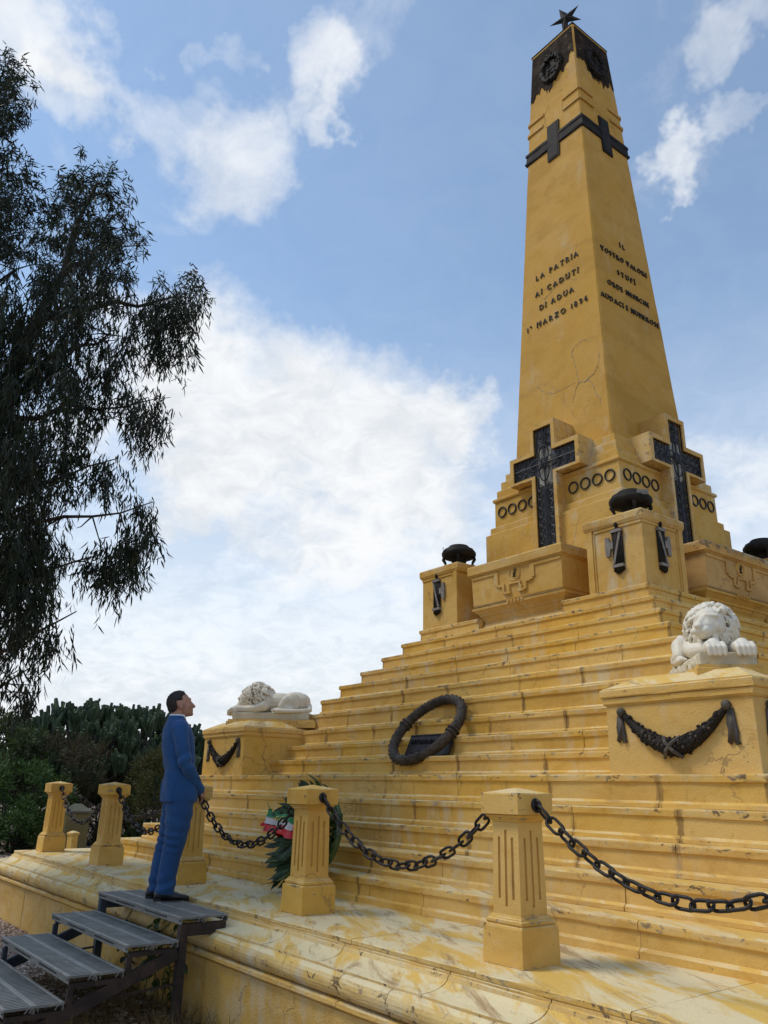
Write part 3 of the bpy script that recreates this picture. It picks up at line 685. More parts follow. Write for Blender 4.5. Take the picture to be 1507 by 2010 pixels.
# ================================================================== stone coffers below the crosses
def make_tub(lab):
    t = thing('stone_coffer', lab, 'sarcophagus', group='carved yellow coffers below the crosses')
    yb = -1.30; ex = 'flr'
    MB().ringbox(-.70, .70, -1.90, yb, [(.045, 3.002), (.045, 3.06), (.02, 3.09), (0, 3.13), (.0, 3.15), (.02, 3.18), (.035, 3.215), (.05, 3.22), (.055, 3.245), (.085, 3.275), (.11, 3.30), (.125, 3.305), (.13, 3.335, .6), (.10, 3.345)], ex, seg=.25, jit=.0015).build('foot', M_PIER, t)
    MB().ringbox(-.79, .79, -2.015, yb, [(-.01, 3.346), (.0, 3.35), (.006, 3.365), (.010, 3.372), (.022, 3.775)], ex, seg=.25, jit=.0015).build('body', M_PIER, t)
    MB().ringbox(-.81, .81, -2.035, yb, [(.0, 3.776), (.02, 3.785), (.022, 3.795), (.045, 3.805), (.048, 3.91, 1), (.04, 3.928, 1), (-.02, 3.934)], ex, seg=.2, jit=.002).build('rim', M_PIER, t)
    fr = FY(2.032); y = 3.56
    m_ = MB()
    def bar(x0, x1, z0, z1): m_.prism(rect(x0, x1, z0, z1), -.01, .020, fr)
    for sx in (-1, 1):
        def B(x0, x1, z0, z1): bar(min(sx*x0, sx*x1), max(sx*x0, sx*x1), z0, z1)
        B(.29, .80, 3.735, 3.775); B(.29, .33, 3.56, 3.735); B(.33, .36, 3.59, 3.735); B(.18, .29, 3.545, 3.58); B(.18, .215, 3.45, 3.545); B(.07, .18, 3.435, 3.47)
        B(.0, .11, 3.555, 3.585); B(.085, .11, 3.47, 3.555); B(.11, .135, 3.47, 3.52)
    m_.build('stepped_ornament', M_PIER, t)
    md = MB(); c = lambda r_, a: (r_*cos(a), 3.70+r_*sin(a))
    md.tube([fr(*c(.098, 2*pi*i/24), .006) for i in range(24)], .013, 6, True); md.tube([fr(*c(.072, 2*pi*i/24), .004) for i in range(24)], .008, 5, True)
    md.build('medallion', M_PIER, t)
    ch = MB(); ch.tube([fr(0, 3.645, .008), fr(0, 3.75, .008)], .007, 5); ch.tube([fr(-.028, 3.65, .008), fr(.028, 3.70, .008)], .006, 5); ch.tube([fr(.028, 3.65, .008), fr(-.028, 3.70, .008)], .006, 5)
    ch.tube([fr(.018+.02*cos(a), 3.733+.018*sin(a), .008) for a in [2*pi*i/10 for i in range(10)]], .006, 5, True); ch.build('chi_rho_emblem', M_BRON, t)
    dn = MB()
    for i in range(5): dn.prism(rect(-.13+i*.062-.014, -.13+i*.062+.014, 3.318, 3.352), -.02, .014, fr)
    dn.build('dentils', M_PIER, t)
    gr = MB(); gr.prism(rect(-.78, -.19, 3.343, 3.356), -.05, -.004, fr); gr.prism(rect(.19, .78, 3.343, 3.356), -.05, -.004, fr); gr.build('painted_shadow_strip', M_MORT, t)  # dark strips colour in the shadow line between foot and body
    return t
tub = make_tub('yellow stone coffer below the left cross, with stepped ornament and round emblem')
tub2 = dup(tub, 'brown-stained stone coffer below the right cross, cut off by the photo edge', rz=pi/2)
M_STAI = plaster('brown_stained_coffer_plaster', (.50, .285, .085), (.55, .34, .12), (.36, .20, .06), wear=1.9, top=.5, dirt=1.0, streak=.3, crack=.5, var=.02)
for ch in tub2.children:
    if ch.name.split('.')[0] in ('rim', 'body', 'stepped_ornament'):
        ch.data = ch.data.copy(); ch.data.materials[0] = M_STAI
# ================================================================== lion pedestals
def swag(parent, frm, x0, x1, ztop, zmid):
    xm = (x0+x1)/2; hw_ = (x1-x0)/2; rs = random.Random(5); m_ = MB(); m_.cs = True
    cl = []; rad = []
    for i in range(27):
        u = -1+2*i/26; cl.append((xm+hw_*u, zmid+(ztop-zmid)*abs(u)**1.75)); rad.append(.020+.046*(1-abs(u)**1.6))
    m_.tube([frm(a, b, .012) for a, b in cl], rad, 10)
    for i in range(150):
        j = rs.randrange(2, 25); a, b = cl[j]; r_ = rad[j]; ph = rs.uniform(0, pi)
        m_.ell(frm(a+rs.uniform(-.02, .02), b+r_*cos(ph)*1.0, .012+r_*sin(ph)*.9), (rs.uniform(.012, .026), .012, rs.uniform(.010, .018)), Euler((rs.uniform(-1, 1), rs.uniform(-1, 1), 0)).to_matrix(), 6, 4)
    e = m_.build('garland', M_BRON, parent)
    f_ = MB()
    for i in range(26):
        j = rs.randrange(4, 23); a, b = cl[j]; r_ = rad[j]; q = rs.uniform(-.6, .6); f_.ell(frm(a, b+r_*q, .012+r_*.93), (.012, .008, .012), None, 6, 4)
    f_.build('flower_bud', M_TASS, e, kind='stuff')
    for sx, xx in ((-1, x0), (1, x1)):
        r_ = MB(); r_.cs = True; r_.ell(frm(xx, ztop+.005, .02), (.036, .036, .036), None, 10, 6)
        zt = ztop-.02; L_ = .24 if sx > 0 else .20
        pts = [(-.022, 0), (.022, 0), (.030, -.05), (.034, -.11), (.045, -.16), (.038, -L_+.02), (.055, -L_), (.02, -L_-.01), (0, -L_+.025), (-.02, -L_-.005), (-.042, -L_+.01), (-.03, -.15), (-.036, -.09)]
        r_.prism([(xx+sx*.02+a, zt+b) for a, b in pts][::(1)], -.002, .018, frm); r_.build('ribbon_end', M_TASS, e)
    r_ = MB(); a, b = cl[13]
    for s_ in (-1, 1): r_.tube([frm(a-s_*.075, b-.075, .035), frm(a-s_*.03, b-.03, .088), frm(a+s_*.03, b+.03, .088), frm(a+s_*.070, b+.072, .035)], .014, 6)
    r_.build('crossed_ribbon', M_TASS, e)
def make_pedestal(lab):
    t = thing('lion_pedestal', lab, 'pedestal', group='yellow pedestals under the lions')
    a0, a1 = 3.035, 4.262; z0, z1 = 1.0875, 1.60
    MB().ringbox(a0, a1, -a1, -a0, [(.004, z0), (0, z1)], seg=.25, jit=.0015).build('body', M_POSTW, t)
    for nm, P in (('cornice', [(.004, z1+.001), (.008, z1+.004), (.018, z1+.018), (.020, z1+.02), (.022, z1+.058, .8), (.018, z1+.063)]),
                  ('cornice', [(.026, z1+.064), (.034, z1+.068), (.036, z1+.075), (.037, z1+.120, 1), (.028, z1+.130, 1)])):
        MB().ringbox(a0, a1, -a1, -a0, P, seg=.16, jit=.003).build(nm, M_POSTW, t)
    MB().ringbox(a0, a1, -a1, -a0, [(.018, z1+.131), (.016, z1+.140, .6), (-.01, z1+.148, .5), (-.16, z1+.222), (-.175, z1+.232, .5), (-.24, z1+.236)], seg=.2, jit=.003).build('sloping_top', M_STEP, t)
    m_ = MB(); m_.ringbox(-.665, .625, -.235, .235, [(.02, z1+.16), (.02, 1.845), (0, 1.85, .5), (0, 1.876, 1)], seg=.3, jit=.002); m_.xform(Matrix.Translation((5.0/2**.5, -5.0/2**.5, 0)) @ Matrix.Rotation(-pi/4, 4, 'Z')); m_.build('diagonal_block', M_POSTW, t)
    swag(t, lambda a, b, d: (a, -(a1+d), b), a0+.15, a1-.19, 1.545, 1.275)
    swag(t, lambda a, b, d: (a1+d, -a, b), a0+.15, a1-.19, 1.545, 1.275)
    return t
M_POSTW = plaster('yellow_pedestal_plaster', (.655, .395, .095), (.675, .435, .135), (.57, .31, .062), wear=.45, top=.3, dirt=.35, streak=.3, crack=.55, var=.04, bump=.5)
ped = make_pedestal('large yellow pedestal with dark garland at the right edge, under the head-up lion')
dup(ped, 'yellow pedestal with dark garland behind the man, under the sleeping lion', rz=-pi/2)

# ================================================================== lions (local: x forward, y left, z up from plinth top)
def make_lion(lab, head, yaw, pitch, seed, sleeping):
    SH = .06 if sleeping else 0.0; rs = random.Random(seed); t = thing('lion_statue', lab, 'statue', group='white marble lions')
    p = MB(); p.ringbox(-.565, .565, -.20, .20, [(0, -.098), (.004, -.09), (.004, -.012, .5), (0, 0)], seg=.12, jit=.003); p.build('plinth', M_MARP, t)
    b = MB()
    b.ell((-.32, 0, .155), (.23, .165, .165)); b.ell((-.08, 0, .16), (.30, .15, .145)); b.ell((.14, 0, .18), (.22, .165, .175)); b.ell((-.40, .0, .17), (.15, .15, .13))
    for sy in (-1, 1):
        # folded hind leg: thigh, knee forward, hock back, paw forward
        b.ell((-.30, sy*.135, .145), (.135, .065, .145), Matrix.Rotation(RAD(-25), 3, 'Y')); b.chain([(-.22, sy*.165, .17), (-.16, sy*.185, .085), (-.30, sy*.195, .055), (-.20, sy*.20, .035), (-.09, sy*.195, .035)], [.075, .060, .045, .036, .036])
        b.ell((-.075, sy*.195, .032), (.055, .040, .034))
        for q in range(4): b.ell((-.035, sy*.195+(q-1.5)*.019, .026), (.028, .012, .022))
        # forelegs lying forward, paws over the front edge
        py = .105*sy+.01; b.chain([(.12, sy*.14, .10), (.24, sy*.15, .06), (.42, py, .055), (.56, py, .06)], [.085, .07, .052, .05])
        b.ell((.580, py, .030), (.066, .070, .055))
        for q in range(4): b.chain([(.60, py+(q-1.5)*.036, .055), (.648, py+(q-1.5)*.037, .020), (.652, py+(q-1.5)*.037, -.030)], [.024, .0225, .016], 8)
    b.chain([(-.54, .04, .11), (-.57, .12, .04), (-.48, .20, .025), (-.30, .235, .018), (-.12, .235, .020)], [.04, .034, .03, .028, .034])
    # head
    H = Vector(head); RM = Euler((0, pitch, yaw)).to_matrix() @ Matrix.Scale(1.18, 3)
    h = lambda x, y, z: H+RM @ Vector((x, y, z))
    b.chain([(.16, 0, .24), H], [.16, .12])
    b.ell(H, (.115, .105, .115), RM); b.ell(h(.07, 0, -.035), (.10, .072, .068), RM); b.ell(h(.115, 0, -.045), (.06, .058, .050), RM)
    b.ell(h(.10, 0, -.082), (.055, .042, .022), RM)                                  # chin
    b.chain([h(.045, 0, .055), h(.155, 0, -.008)], [.034, .026], 8)                   # bridge of the nose
    b.ell(h(.168, 0, -.020), (.020, .030, .020), RM)                                  # nose
    for sy in (-1, 1):
        b.ell(h(.135, sy*.030, -.052), (.040, .034, .030), RM)                        # lips
        b.chain([h(.085, sy*.024, .052), h(.060, sy*.085, .045)], [.021, .018], 8)    # brow
        b.ell(h(.080, sy*.044, .024), (.012, .017, .009), RM); b.chain([h(.078, sy*.030, .036), h(.070, sy*.064, .034)], [.006, .006], 6); b.chain([h(.08, sy*.028, .012), h(.066, sy*.062, .012)], [.007, .007], 6)                         # eye
        b.ell(h(.03, sy*.070, -.02), (.05, .035, .045), RM)                           # cheek
        b.ell(h(-.035, sy*.085, .085), (.024, .034, .034), RM)                        # ear
    body = fused(b, 'body', M_MARB, t, .0065, 2)
    # mane: many curled locks over head, neck and chest
    mn = MB(); fwd = RM @ Vector((1, 0, 0)); upv = RM @ Vector((0, 0, 1))
    cen = [(H-fwd*.075+upv*.005, (.125, .150, .150)), (Vector((.20+SH, 0, .235)), (.17, .190, .205)), (Vector((.09+SH*.8, 0, .225)), (.12, .172, .165))]
    for ci0, (c_, r_) in enumerate(cen): mn.ell(c_-fwd*(.02 if ci0 == 0 else 0), [q*.76 for q in r_])
    for ci, (c_, r_) in enumerate(cen):
        for i in range((230, 260, 120)[ci]):
            v = Vector((rs.gauss(0, 1), rs.gauss(0, 1), rs.gauss(0, 1))).normalized()
            if v.z < -.75: continue
            if ci == 0 and v.dot(fwd) > .42: continue
            p0 = c_+Vector((v.x*r_[0], v.y*r_[1], v.z*r_[2]))
            q = p0-H; 
            if q.dot(fwd) > .0 and (q-fwd*q.dot(fwd)).length < .125: continue
            if p0.z < .03: continue
            tg = (Vector((-.45, 0, -.9))-v*Vector((-.45, 0, -.9)).dot(v)).normalized(); sd_ = v.cross(tg)*rs.choice((-1, 1))
            L_ = rs.uniform(.05, .09); pts = [p0-v*.012-tg*L_*.6, p0+v*.018-tg*L_*.2+sd_*.012, p0+v*.020+tg*L_*.2+sd_*.006, p0+v*.010+tg*L_*.55-sd_*.012, p0+v*.022+tg*L_*.62-sd_*.026]
            if min(x.z for x in pts) < .012: continue
            mn.chain(pts, [.010, .0135, .0125, .0095, .007], 6)
    for i in range(16):                                                              # forelock and beard
        a_ = rs.uniform(-1, 1); p0 = h(.015, a_*.085, .095-.02*abs(a_)); mn.chain([p0, p0+Vector((-.02, a_*.02, .022)), p0+Vector((-.055, a_*.04, .022))], [.009, .013, .010], 6)
        p0 = h(.03+.05*rs.random(), a_*.06, -.085); mn.chain([p0, p0+Vector((0, a_*.01, -.04)), p0+Vector((-.01, -a_*.01, -.075))], [.016, .014, .008], 6)
    fused(mn, 'mane', M_MARB, t, .0054, 1, None, .3)
    # rough rock edge left on the near side of the plinth
    if not sleeping:
        rk = MB()
        for i in range(26):
            u = i/25; rk.ell((.42-.95*u+rs.uniform(-.03, .03), -.20, -.055+rs.uniform(-.03, .035)), (rs.uniform(.02, .08), rs.uniform(.008, .03), rs.uniform(.015, .045)), Euler((0, rs.uniform(-1, 1), 0)).to_matrix(), 8, 5)
        fused(rk, 'rough_edge', M_MARP, t, .012, 1)
    return t
d5 = 5.0/2**.5
lion = make_lion('white marble lion with raised head turned aside, at the right edge of the photo', (.33, -.045, .255), RAD(-40), RAD(4), 3, False)
lion.location = (d5, -d5, 1.975); lion.rotation_euler = (0, 0, -pi/4)
lion2 = make_lion('white marble lion sleeping with its head down, left, behind the man', (.435, -.03, .20), RAD(-16), RAD(24), 9, True)
lion2.location = (-d5, -d5, 1.975); lion2.rotation_euler = (0, 0, -3*pi/4)

# ================================================================== bronze wreath and plaque on the steps
wr = thing('bronze_wreath', 'large dark bronze ring wreath leaning on the yellow steps', 'wreath', (0, -3.56, 1.60))
WM = Matrix.Rotation(RAD(48), 4, 'X'); m_ = MB(); m_.cs = True; RW = .475
m_.tube([(RW*cos(2*pi*i/48), RW*sin(2*pi*i/48), 0) for i in range(48)], .053, 10, True); m_.xform(WM); m_.build('ring', M_WREA, wr)
m_ = MB(); rs = random.Random(11)
for i in range(64):
    a = 2*pi*i/64
    for j in range(7):
        ph = 2*pi*(j+.5*(i % 2))/7; c_ = Vector((cos(a), sin(a), 0)); tn = Vector((-sin(a), cos(a), 0)) * (1 if sin(a) < 0.2 or True else -1)
        if cos(a) < 0: tn = -tn
        tn = tn if True else tn; nrm = (c_*cos(ph)+Vector((0, 0, 1))*sin(ph)); p0 = c_*RW+nrm*.054; sd_ = nrm.cross(tn)
        k_ = rs.uniform(.85, 1.15); q = [p0-tn*.022, p0+sd_*.017*k_+nrm*.004, p0+tn*.036*k_+nrm*.011, p0-sd_*.017*k_+nrm*.004, p0+nrm*.008]
        m_.add(q, [(0, 1, 4), (1, 2, 4), (2, 3, 4), (3, 0, 4)])
m_.xform(WM); m_.build('laurel_leaves', M_WREA, wr, fixn=False, kind='stuff')
for a in (RAD(168), RAD(-8)):
    m_ = MB(); m_.cs = True
    for da in (-.05, .05):
        c_ = Vector((cos(a+da), sin(a+da), 0)); m_.tube([c_*RW+(c_*cos(x)+Vector((0, 0, 1))*sin(x))*.068 for x in [2*pi*i/14 for i in range(14)]], .012, 6, True)
    m_.xform(WM); m_.build('tie_band', M_WREA, wr)
pq = thing('bronze_plaque', 'dark bronze plaque with raised lettering behind the lower part of the ring wreath', 'plaque', (.085, -3.66, 1.292), RAD(0))
PM = Matrix.Rotation(RAD(-25), 4, 'X')
m_ = MB(); m_.ringbox(-.37, .37, -.012, .012, [(-.004, 0), (0, .004), (0, .27), (-.004, .274)]); m_.box(-.365, .365, -.020, -.0125, .008, .020); m_.box(-.365, .365, -.020, -.0125, .254, .266); m_.xform(PM); m_.build('plate', M_IRON, pq)
letters([('VITTORIO EMANUELE', -.33, .33, .150), ('LI DECORÒ', -.20, .20, .055)][:1], 0, .055, M_IRON, pq, lambda x, z: PM @ Matrix.Translation((x, -.016, z)) @ Matrix.Rotation(pi/2, 4, 'X'), 'letter', 1.0, False)

# ================================================================== fence posts
def make_post(lab):
    t = thing('fence_post', lab, 'post', group='fluted yellow posts along the platform edge')
    MB().ringbox(-.150, .150, -.150, .150, [(.008, .001, .8), (.008, .02), (.006, .195, .4), (.002, .207, .6), (-.004, .210)], seg=.10, jit=.0012).build('base', M_POST, t)
    MB().ringbox(-.12, .12, -.12, .12, [(.018, .2105), (.024, .222, .7), (.022, .235, .7), (.012, .240), (.010, .246, .5), (.004, .252, .7), (-.002, .262)], seg=.08, jit=.0012).build('base_moulding', M_POST, t)
    m_ = MB(); h = .112; z0, z1 = .262, .770
    m_.box(-.100, .100, -.100, .100, z0, z1); g0, g1 = .325, .705
    for sx in (-1, 1):
        for sy in (-1, 1):
            x0, x1 = sorted((sx*.068, sx*h)); y0, y1 = sorted((sy*.068, sy*h)); m_.ringbox(x0, x1, y0, y1, [(0, z0), (0, z1)])
    for k in range(4):
        q = MB(); fr = lambda a, b, d: (a, -(h-.0135+d), b)
        for a, b in ((-.046, -.011), (.011, .046)): q.prism(rect(a, b, g0-.02, g1+.02), 0, .0135, fr)
        q.prism(rect(-.068, .068, z0, g0-.02), 0, .0135, fr); q.prism(rect(-.068, .068, g1+.02, z1), 0, .0135, fr)
        for a, b in ((-.068, -.046), (.046, .068)): q.prism(rect(a, b, g0-.02, g0+.02), 0, .0135, fr); q.prism(rect(a, b, g1-.02, g1+.02), 0, .0135, fr)
        face4(q, k); m_.add(q.v, q.f)
    m_.v = [(x*(1-.06*(z-.262)/.5), y*(1-.06*(z-.262)/.5), z) for x, y, z in m_.v]
    m_.build('fluted_shaft', M_POST, t)
    MB().ringbox(-.105, .105, -.105, .105, [(-.002, .7705), (.004, .772), (.007, .782), (.014, .784, .6), (.017, .795, .6), (.028, .798), (.030, .812), (.010, .8135)], seg=.09, jit=.001).build('neck_moulding', M_POST, t)
    MB().ringbox(-.15, .15, -.15, .15, [(.0, .814), (.004, .818, .4), (.004, .930, .4), (.0, .938, .8), (-.03, .944, .5), (-.14, .968), (-.149, .970)], seg=.1, jit=.0012).build('cap', M_POST, t)
    for sx in (-1, 1):
        a_ = MB(); a_.cs = True; a_.ell((sx*.158, 0, .872), (.012, .040, .040), None, 12, 6)
        a_.tube([(sx*(.168+.026*cos(2*pi*i/14)), 0, .866+.030*sin(2*pi*i/14)) for i in range(14)], .011, 6, True); a_.build('anchor_ring', M_IRON, t)
    return t
PX = [-5.82+2.328*i for i in range(6)]
post = make_post('yellow post second from the photo left edge, chipped, left of the man'); post.location = (PX[1], -5.82, 0)
labs = {0: 'yellow corner post farthest left, in front of the dark trees', 2: 'yellow post directly behind the man in the blue suit', 3: 'yellow post in front of the green leaf wreath', 4: 'nearest yellow post, right of centre, foot chipped', 5: 'yellow corner post beyond the right edge of the photo, chain hung from it'}
for i in (0, 2, 3, 4, 5): dup(post, labs[i], (PX[i], -5.82, 0))
dup(post, 'yellow post on the left side of the platform, hidden behind the man', (-5.82, PX[1], 0), pi/2)
# chains
m_ = MB(); m_.cs = True; lr = .0098; hl, hw2 = .062, .031
pts = [(hl-hw2+hw2*cos(a), hw2*sin(a), 0) for a in [RAD(x) for x in range(-90, 91, 30)]]+[(-(hl-hw2)+hw2*cos(a), hw2*sin(a), 0) for a in [RAD(x) for x in range(90, 271, 30)]]
m_.tube(pts, lr, 6, True); LNK = m_.mesh('link', M_IRON, True)
def make_chain(p, q, sag, lab):
    t = thing('chain', lab, 'chain', ((p[0]+q[0])/2, (p[1]+q[1])/2, 0), 0, 'iron chains hung between the posts'); o = t.location
    p = Vector(p)-o; q = Vector(q)-o; n = 400; P_ = [p.lerp(q, i/n)-Vector((0, 0, 4*sag*(i/n)*(1-i/n))) for i in range(n+1)]
    cum = [0]
    for i in range(n): cum.append(cum[-1]+(P_[i+1]-P_[i]).length)
    cnt = round(cum[-1]/.097); j = 0
    for i in range(cnt):
        s_ = cum[-1]*(i+.5)/cnt
        while cum[j+1] < s_: j += 1
        tdir = (P_[j+1]-P_[j]).normalized(); side = tdir.cross(Vector((0, 0, 1))).normalized(); nn = side.cross(tdir)
        roll = RAD(62)+(pi/2 if i % 2 else 0)+random.uniform(-.3, .3); a = side*cos(roll)+nn*sin(roll); b = tdir.cross(a)
        M = Matrix((( tdir.x, a.x, b.x, P_[j].x), (tdir.y, a.y, b.y, P_[j].y), (tdir.z, a.z, b.z, P_[j].z), (0, 0, 0, 1)))
        link('link', LNK, t, M)
cl_ = ['chain between the two leftmost posts', 'chain passing behind the man, left of him', 'chain between the man and the post with the leaf wreath', 'chain in the middle, between the wreath post and the nearest post', 'nearest and largest chain, right of the nearest post']
for i in range(5): make_chain((PX[i]+.19, -5.82, .850), (PX[i+1]-.19, -5.82, .850), .415, cl_[i])
make_chain((-5.82, -5.82+.19, .850), (-5.82, PX[1]-.19, .850), .40, 'chain going back from the leftmost corner post along the far side')

# ================================================================== leaf wreath with ribbon
M_LEAF = simple('laurel_leaf_green', (.020, .045, .014), (.045, .085, .022), 14, .45, 0, .2, spec=.5, var=.45)
M_LEAFY = simple('laurel_leaf_yellow', (.10, .13, .015), (.16, .17, .03), 14, .45, 0, .2, var=.3)
lw = thing('leaf_wreath', 'green leaf wreath with ribbon leaning on the lowest steps behind a post', 'wreath', (.17, -5.28, .03))
def leaf_mesh(L_, w_, mat, curl):
    m_ = MB(); m_.cs = True; n = 5; vs = []
    for i in range(n+1):
        u = i/n; ww = w_*math.sin(pi*min(1, u*.92+.06))**.8*(1 if i < n else .05); z = -curl*u*u*L_
        vs += [(L_*u, -ww, z+ww*.35), (L_*u, 0, z), (L_*u, ww, z+ww*.35)]
    m_.add(vs, [(i*3+j, i*3+j+1, i*3+j+4, i*3+j+3) for i in range(n) for j in (0, 1)]); return m_.mesh('laurel_leaf', mat)
LM = [leaf_mesh(.22, .034, M_LEAF, .35), leaf_mesh(.19, .040, M_LEAF, .15), leaf_mesh(.24, .030, M_LEAF, .55), leaf_mesh(.20, .034, M_LEAFY, .3)]
TILT = Matrix.Rotation(RAD(-14), 4, 'X'); rs = random.Random(21)
m_ = MB(); m_.tube([(.40*cos(2*pi*i/24), 0, .50+.36*sin(2*pi*i/24)) for i in range(24)], .05, 8, True); m_.xform(TILT); m_.build('straw_ring', M_LEAF, lw)
for i in range(230):
    a = rs.uniform(0, 2*pi); rr = rs.uniform(.25, 1.08); c_ = Vector((.40*cos(a)*rr, rs.uniform(-.10, .02), .50+.37*sin(a)*rr))
    out = Vector((cos(a), rs.uniform(-.7, -.05), sin(a)*.8-.55)).normalized(); tw = rs.uniform(-.9, .9)
    y_ = out.cross(Vector((0, -1, 0))).normalized(); z_ = out.cross(y_); y2 = y_*cos(tw)+z_*sin(tw); z2_ = out.cross(y2)
    M = Matrix(((out.x, y2.x, z2_.x, c_.x), (out.y, y2.y, z2_.y, c_.y), (out.z, y2.z, z2_.z, c_.z), (0, 0, 0, 1)))
    me = LM[3] if (rs.random() < .10 and c_.z < .55) else LM[rs.randrange(3)]
    link('laurel_leaf', me, lw, TILT @ M)
rb = []
for nm, col, c2, zt, zb in (('green_ribbon', (.006, .22, .06), (.01, .30, .09), .68, .615), ('white_ribbon', (.62, .58, .56), (.75, .72, .68), .615, .55), ('red_ribbon', (.55, .006, .012), (.68, .012, .02), .55, .475)):
    mt = simple(nm+'_satin', col, c2, 8, .35, 0, .05, spec=.6); m_ = MB(); m_.cs = True; vs = []; n = 26
    for i in range(n+1):
        u = i/n; x = -.56+.60*u; sagz = -.05*math.sin(pi*u)**1.0-.02*sin(u*19); y = -.19-.05*sin(u*14)-.03*sin(u*31+zt*9)
        vs += [(x, y, zt+sagz+.012*sin(u*23)), (x, y-.012+.02*sin(u*9+zt), (zt+zb)/2+sagz), (x, y-.004, zb+sagz+.010*sin(u*17))]
    m_.add(vs, [(i*3+j, i*3+3+j, i*3+4+j, i*3+1+j) for i in range(n) for j in (0, 1)])
    if nm == 'green_ribbon': m_.add([(-.60, -.20, .68), (-.64, -.22, .73), (-.60, -.25, .74), (-.555, -.21, .68), (-.58, -.22, .63)], [(0, 1, 2, 3), (0, 3, 4)])
    if nm == 'red_ribbon': m_.add([(-.60, -.20, .55), (-.66, -.22, .53), (-.62, -.24, .50), (-.57, -.21, .50)], [(0, 1, 2, 3)])
    m_.xform(TILT); m_.build(nm, mt, lw, fixn=False)
yl = simple('gold_ribbon_letter', (.70, .58, .16), (.8, .7, .25), 8, .35)
for i, x in enumerate((-.33, -.29, -.25, -.21)):
    m_ = MB(); m_.prism(rect(x-.013, x-.006, .56, .605), -.25, -.245, lambda a, b, d: (a, d, b)); m_.prism(rect(x-.006, x+.012, .594, .604), -.25, -.245, lambda a, b, d: (a, d, b)); m_.prism(rect(x-.006, x+.010, .562, .571), -.25, -.245, lambda a, b, d: (a, d, b)); m_.xform(TILT); m_.build('gold_letter', yl, lw)

# ================================================================== metal steps
def tread_mat():
    m, t, b = newmat('galvanised_tread')
    pos = N(t, 'ShaderNodeNewGeometry').outputs['Position']
    c = mixc(t, sstep(t, noise(t, pos, 5, 5, .6), .35, .65), (.15, .155, .145), (.215, .215, .20)); c = mixc(t, sstep(t, noise(t, pos, 13, 5, .65), .58, .70, 0, .7), c, (.36, .33, .27))
    t.links.new(c, b.inputs['Base Color']); b.inputs['Roughness'].default_value = .55; b.inputs['Metallic'].default_value = .15; return m
M_TRD = tread_mat(); M_STL = simple('rusty_dark_steel', (.030, .022, .019), (.060, .040, .030), 8, .75, .2, .3, c3=(.11, .055, .03), c3thr=(.60, .74)); M_BLUE = simple('blue_grey_steel', (.035, .048, .068), (.06, .072, .09), 8, .7, .1, .3)
M_LIP = simple('tread_lip_metal', (.20, .205, .20), (.28, .275, .25), 9, .55, .3, .1)
ms = thing('metal_steps', 'portable grey metal steps with grating treads against the platform', 'steps', (0, 0, 0)); XL, XR = -1.06, .80
for k in range(5):
    y0 = -6.738-.405*k; z0 = -.028-.157*k; m_ = MB()
    for j in (0, 1):
        a, b_ = y0+.2*j+.003, y0+.2*j+.197
        m_.box(XL, XR, a, b_, z0-.006, z0-.003)
        m_.box(XL, XR, a, a+.005, z0-.040, z0-.0065); m_.box(XL, XR, b_-.005, b_, z0-.040, z0-.0065)
        nb = 44
        for i in range(nb):
            x = XL+(XR-XL)*(i+.5)/nb; m_.box(x-.011, x+.011, a+.016, b_-.016, z0-.0028, z0+.0075)
    tr = m_.build('tread', M_TRD, ms)
    e_ = MB()
    for yy in (y0+.008, y0+.192, y0+.208, y0+.392): e_.box(XL, XR, yy-.011, yy+.011, z0-.0025, z0+.012, .002)
    for yy in (y0+.17, y0+.20, y0+.37):
        e_.tube([(XR+.003, yy-.03, z0-.030), (XR+.003, yy-.012, z0-.004), (XR+.003, yy+.005, z0+.006), (XR+.003, yy+.024, z0-.006), (XR+.003, yy+.028, z0-.03)], .004, 4)
    e_.build('edge_lip', M_LIP, tr)
    h_ = MB(); nb = 90
    for i in range(nb):
        if (i//11) % 3 == 1: continue
        x = XL+(XR-XL)*(i+.5)/nb; h_.box(x-.006, x+.006, y0+.0005, y0+.0025, z0-.022, z0-.012)
    h_.build('perforation', M_BLKP, tr, kind='stuff')
def beam(p, q, w_, h_, mat, nm, parent):
    p = Vector(p); q = Vector(q); d_ = (q-p).normalized(); a = d_.cross(Vector((0, 0, 1))); a = a.normalized() if a.length > .01 else Vector((1, 0, 0)); b = a.cross(d_)
    m_ = MB(); vs = [P_+a*sx*w_/2+b*sy*h_/2 for P_ in (p, q) for sx, sy in ((-1, -1), (1, -1), (1, 1), (-1, 1))]
    m_.add(vs, [(3, 2, 1, 0), (4, 5, 6, 7)]+[(i, (i+1) % 4, 4+(i+1) % 4, 4+i) for i in range(4)]); return m_.build(nm, mat, parent)
for x, mt in ((XR-.035, M_STL), (XL+.035, M_BLUE)):
    beam((x, -6.70, -.068), (x, -6.70, GZ-.02), .062, .062, mt, 'leg', ms)
    beam((x, -6.668, -.112), (x, -6.345, -.112), .05, .085, mt, 'top_beam', ms)
    beam((x, -6.735, -.265), (x, -8.36, -.895), .045, .085, mt, 'stringer', ms)
    beam((x-.03, -6.67, -.48), (x-.03, -7.9, -.56), .012, .016, mt, 'brace_rod', ms)
    for k in (1, 2, 3):
        y0 = -6.738-.405*k; z0 = -.028-.157*k
        beam((x, y0+.03, z0-.058), (x, y0+.39, z0-.058), .04, .034, mt, 'bracket', ms)
        beam((x, y0+.035, z0-.075), (x, y0+.035, z0-.205), .04, .04, mt, 'upright', ms)

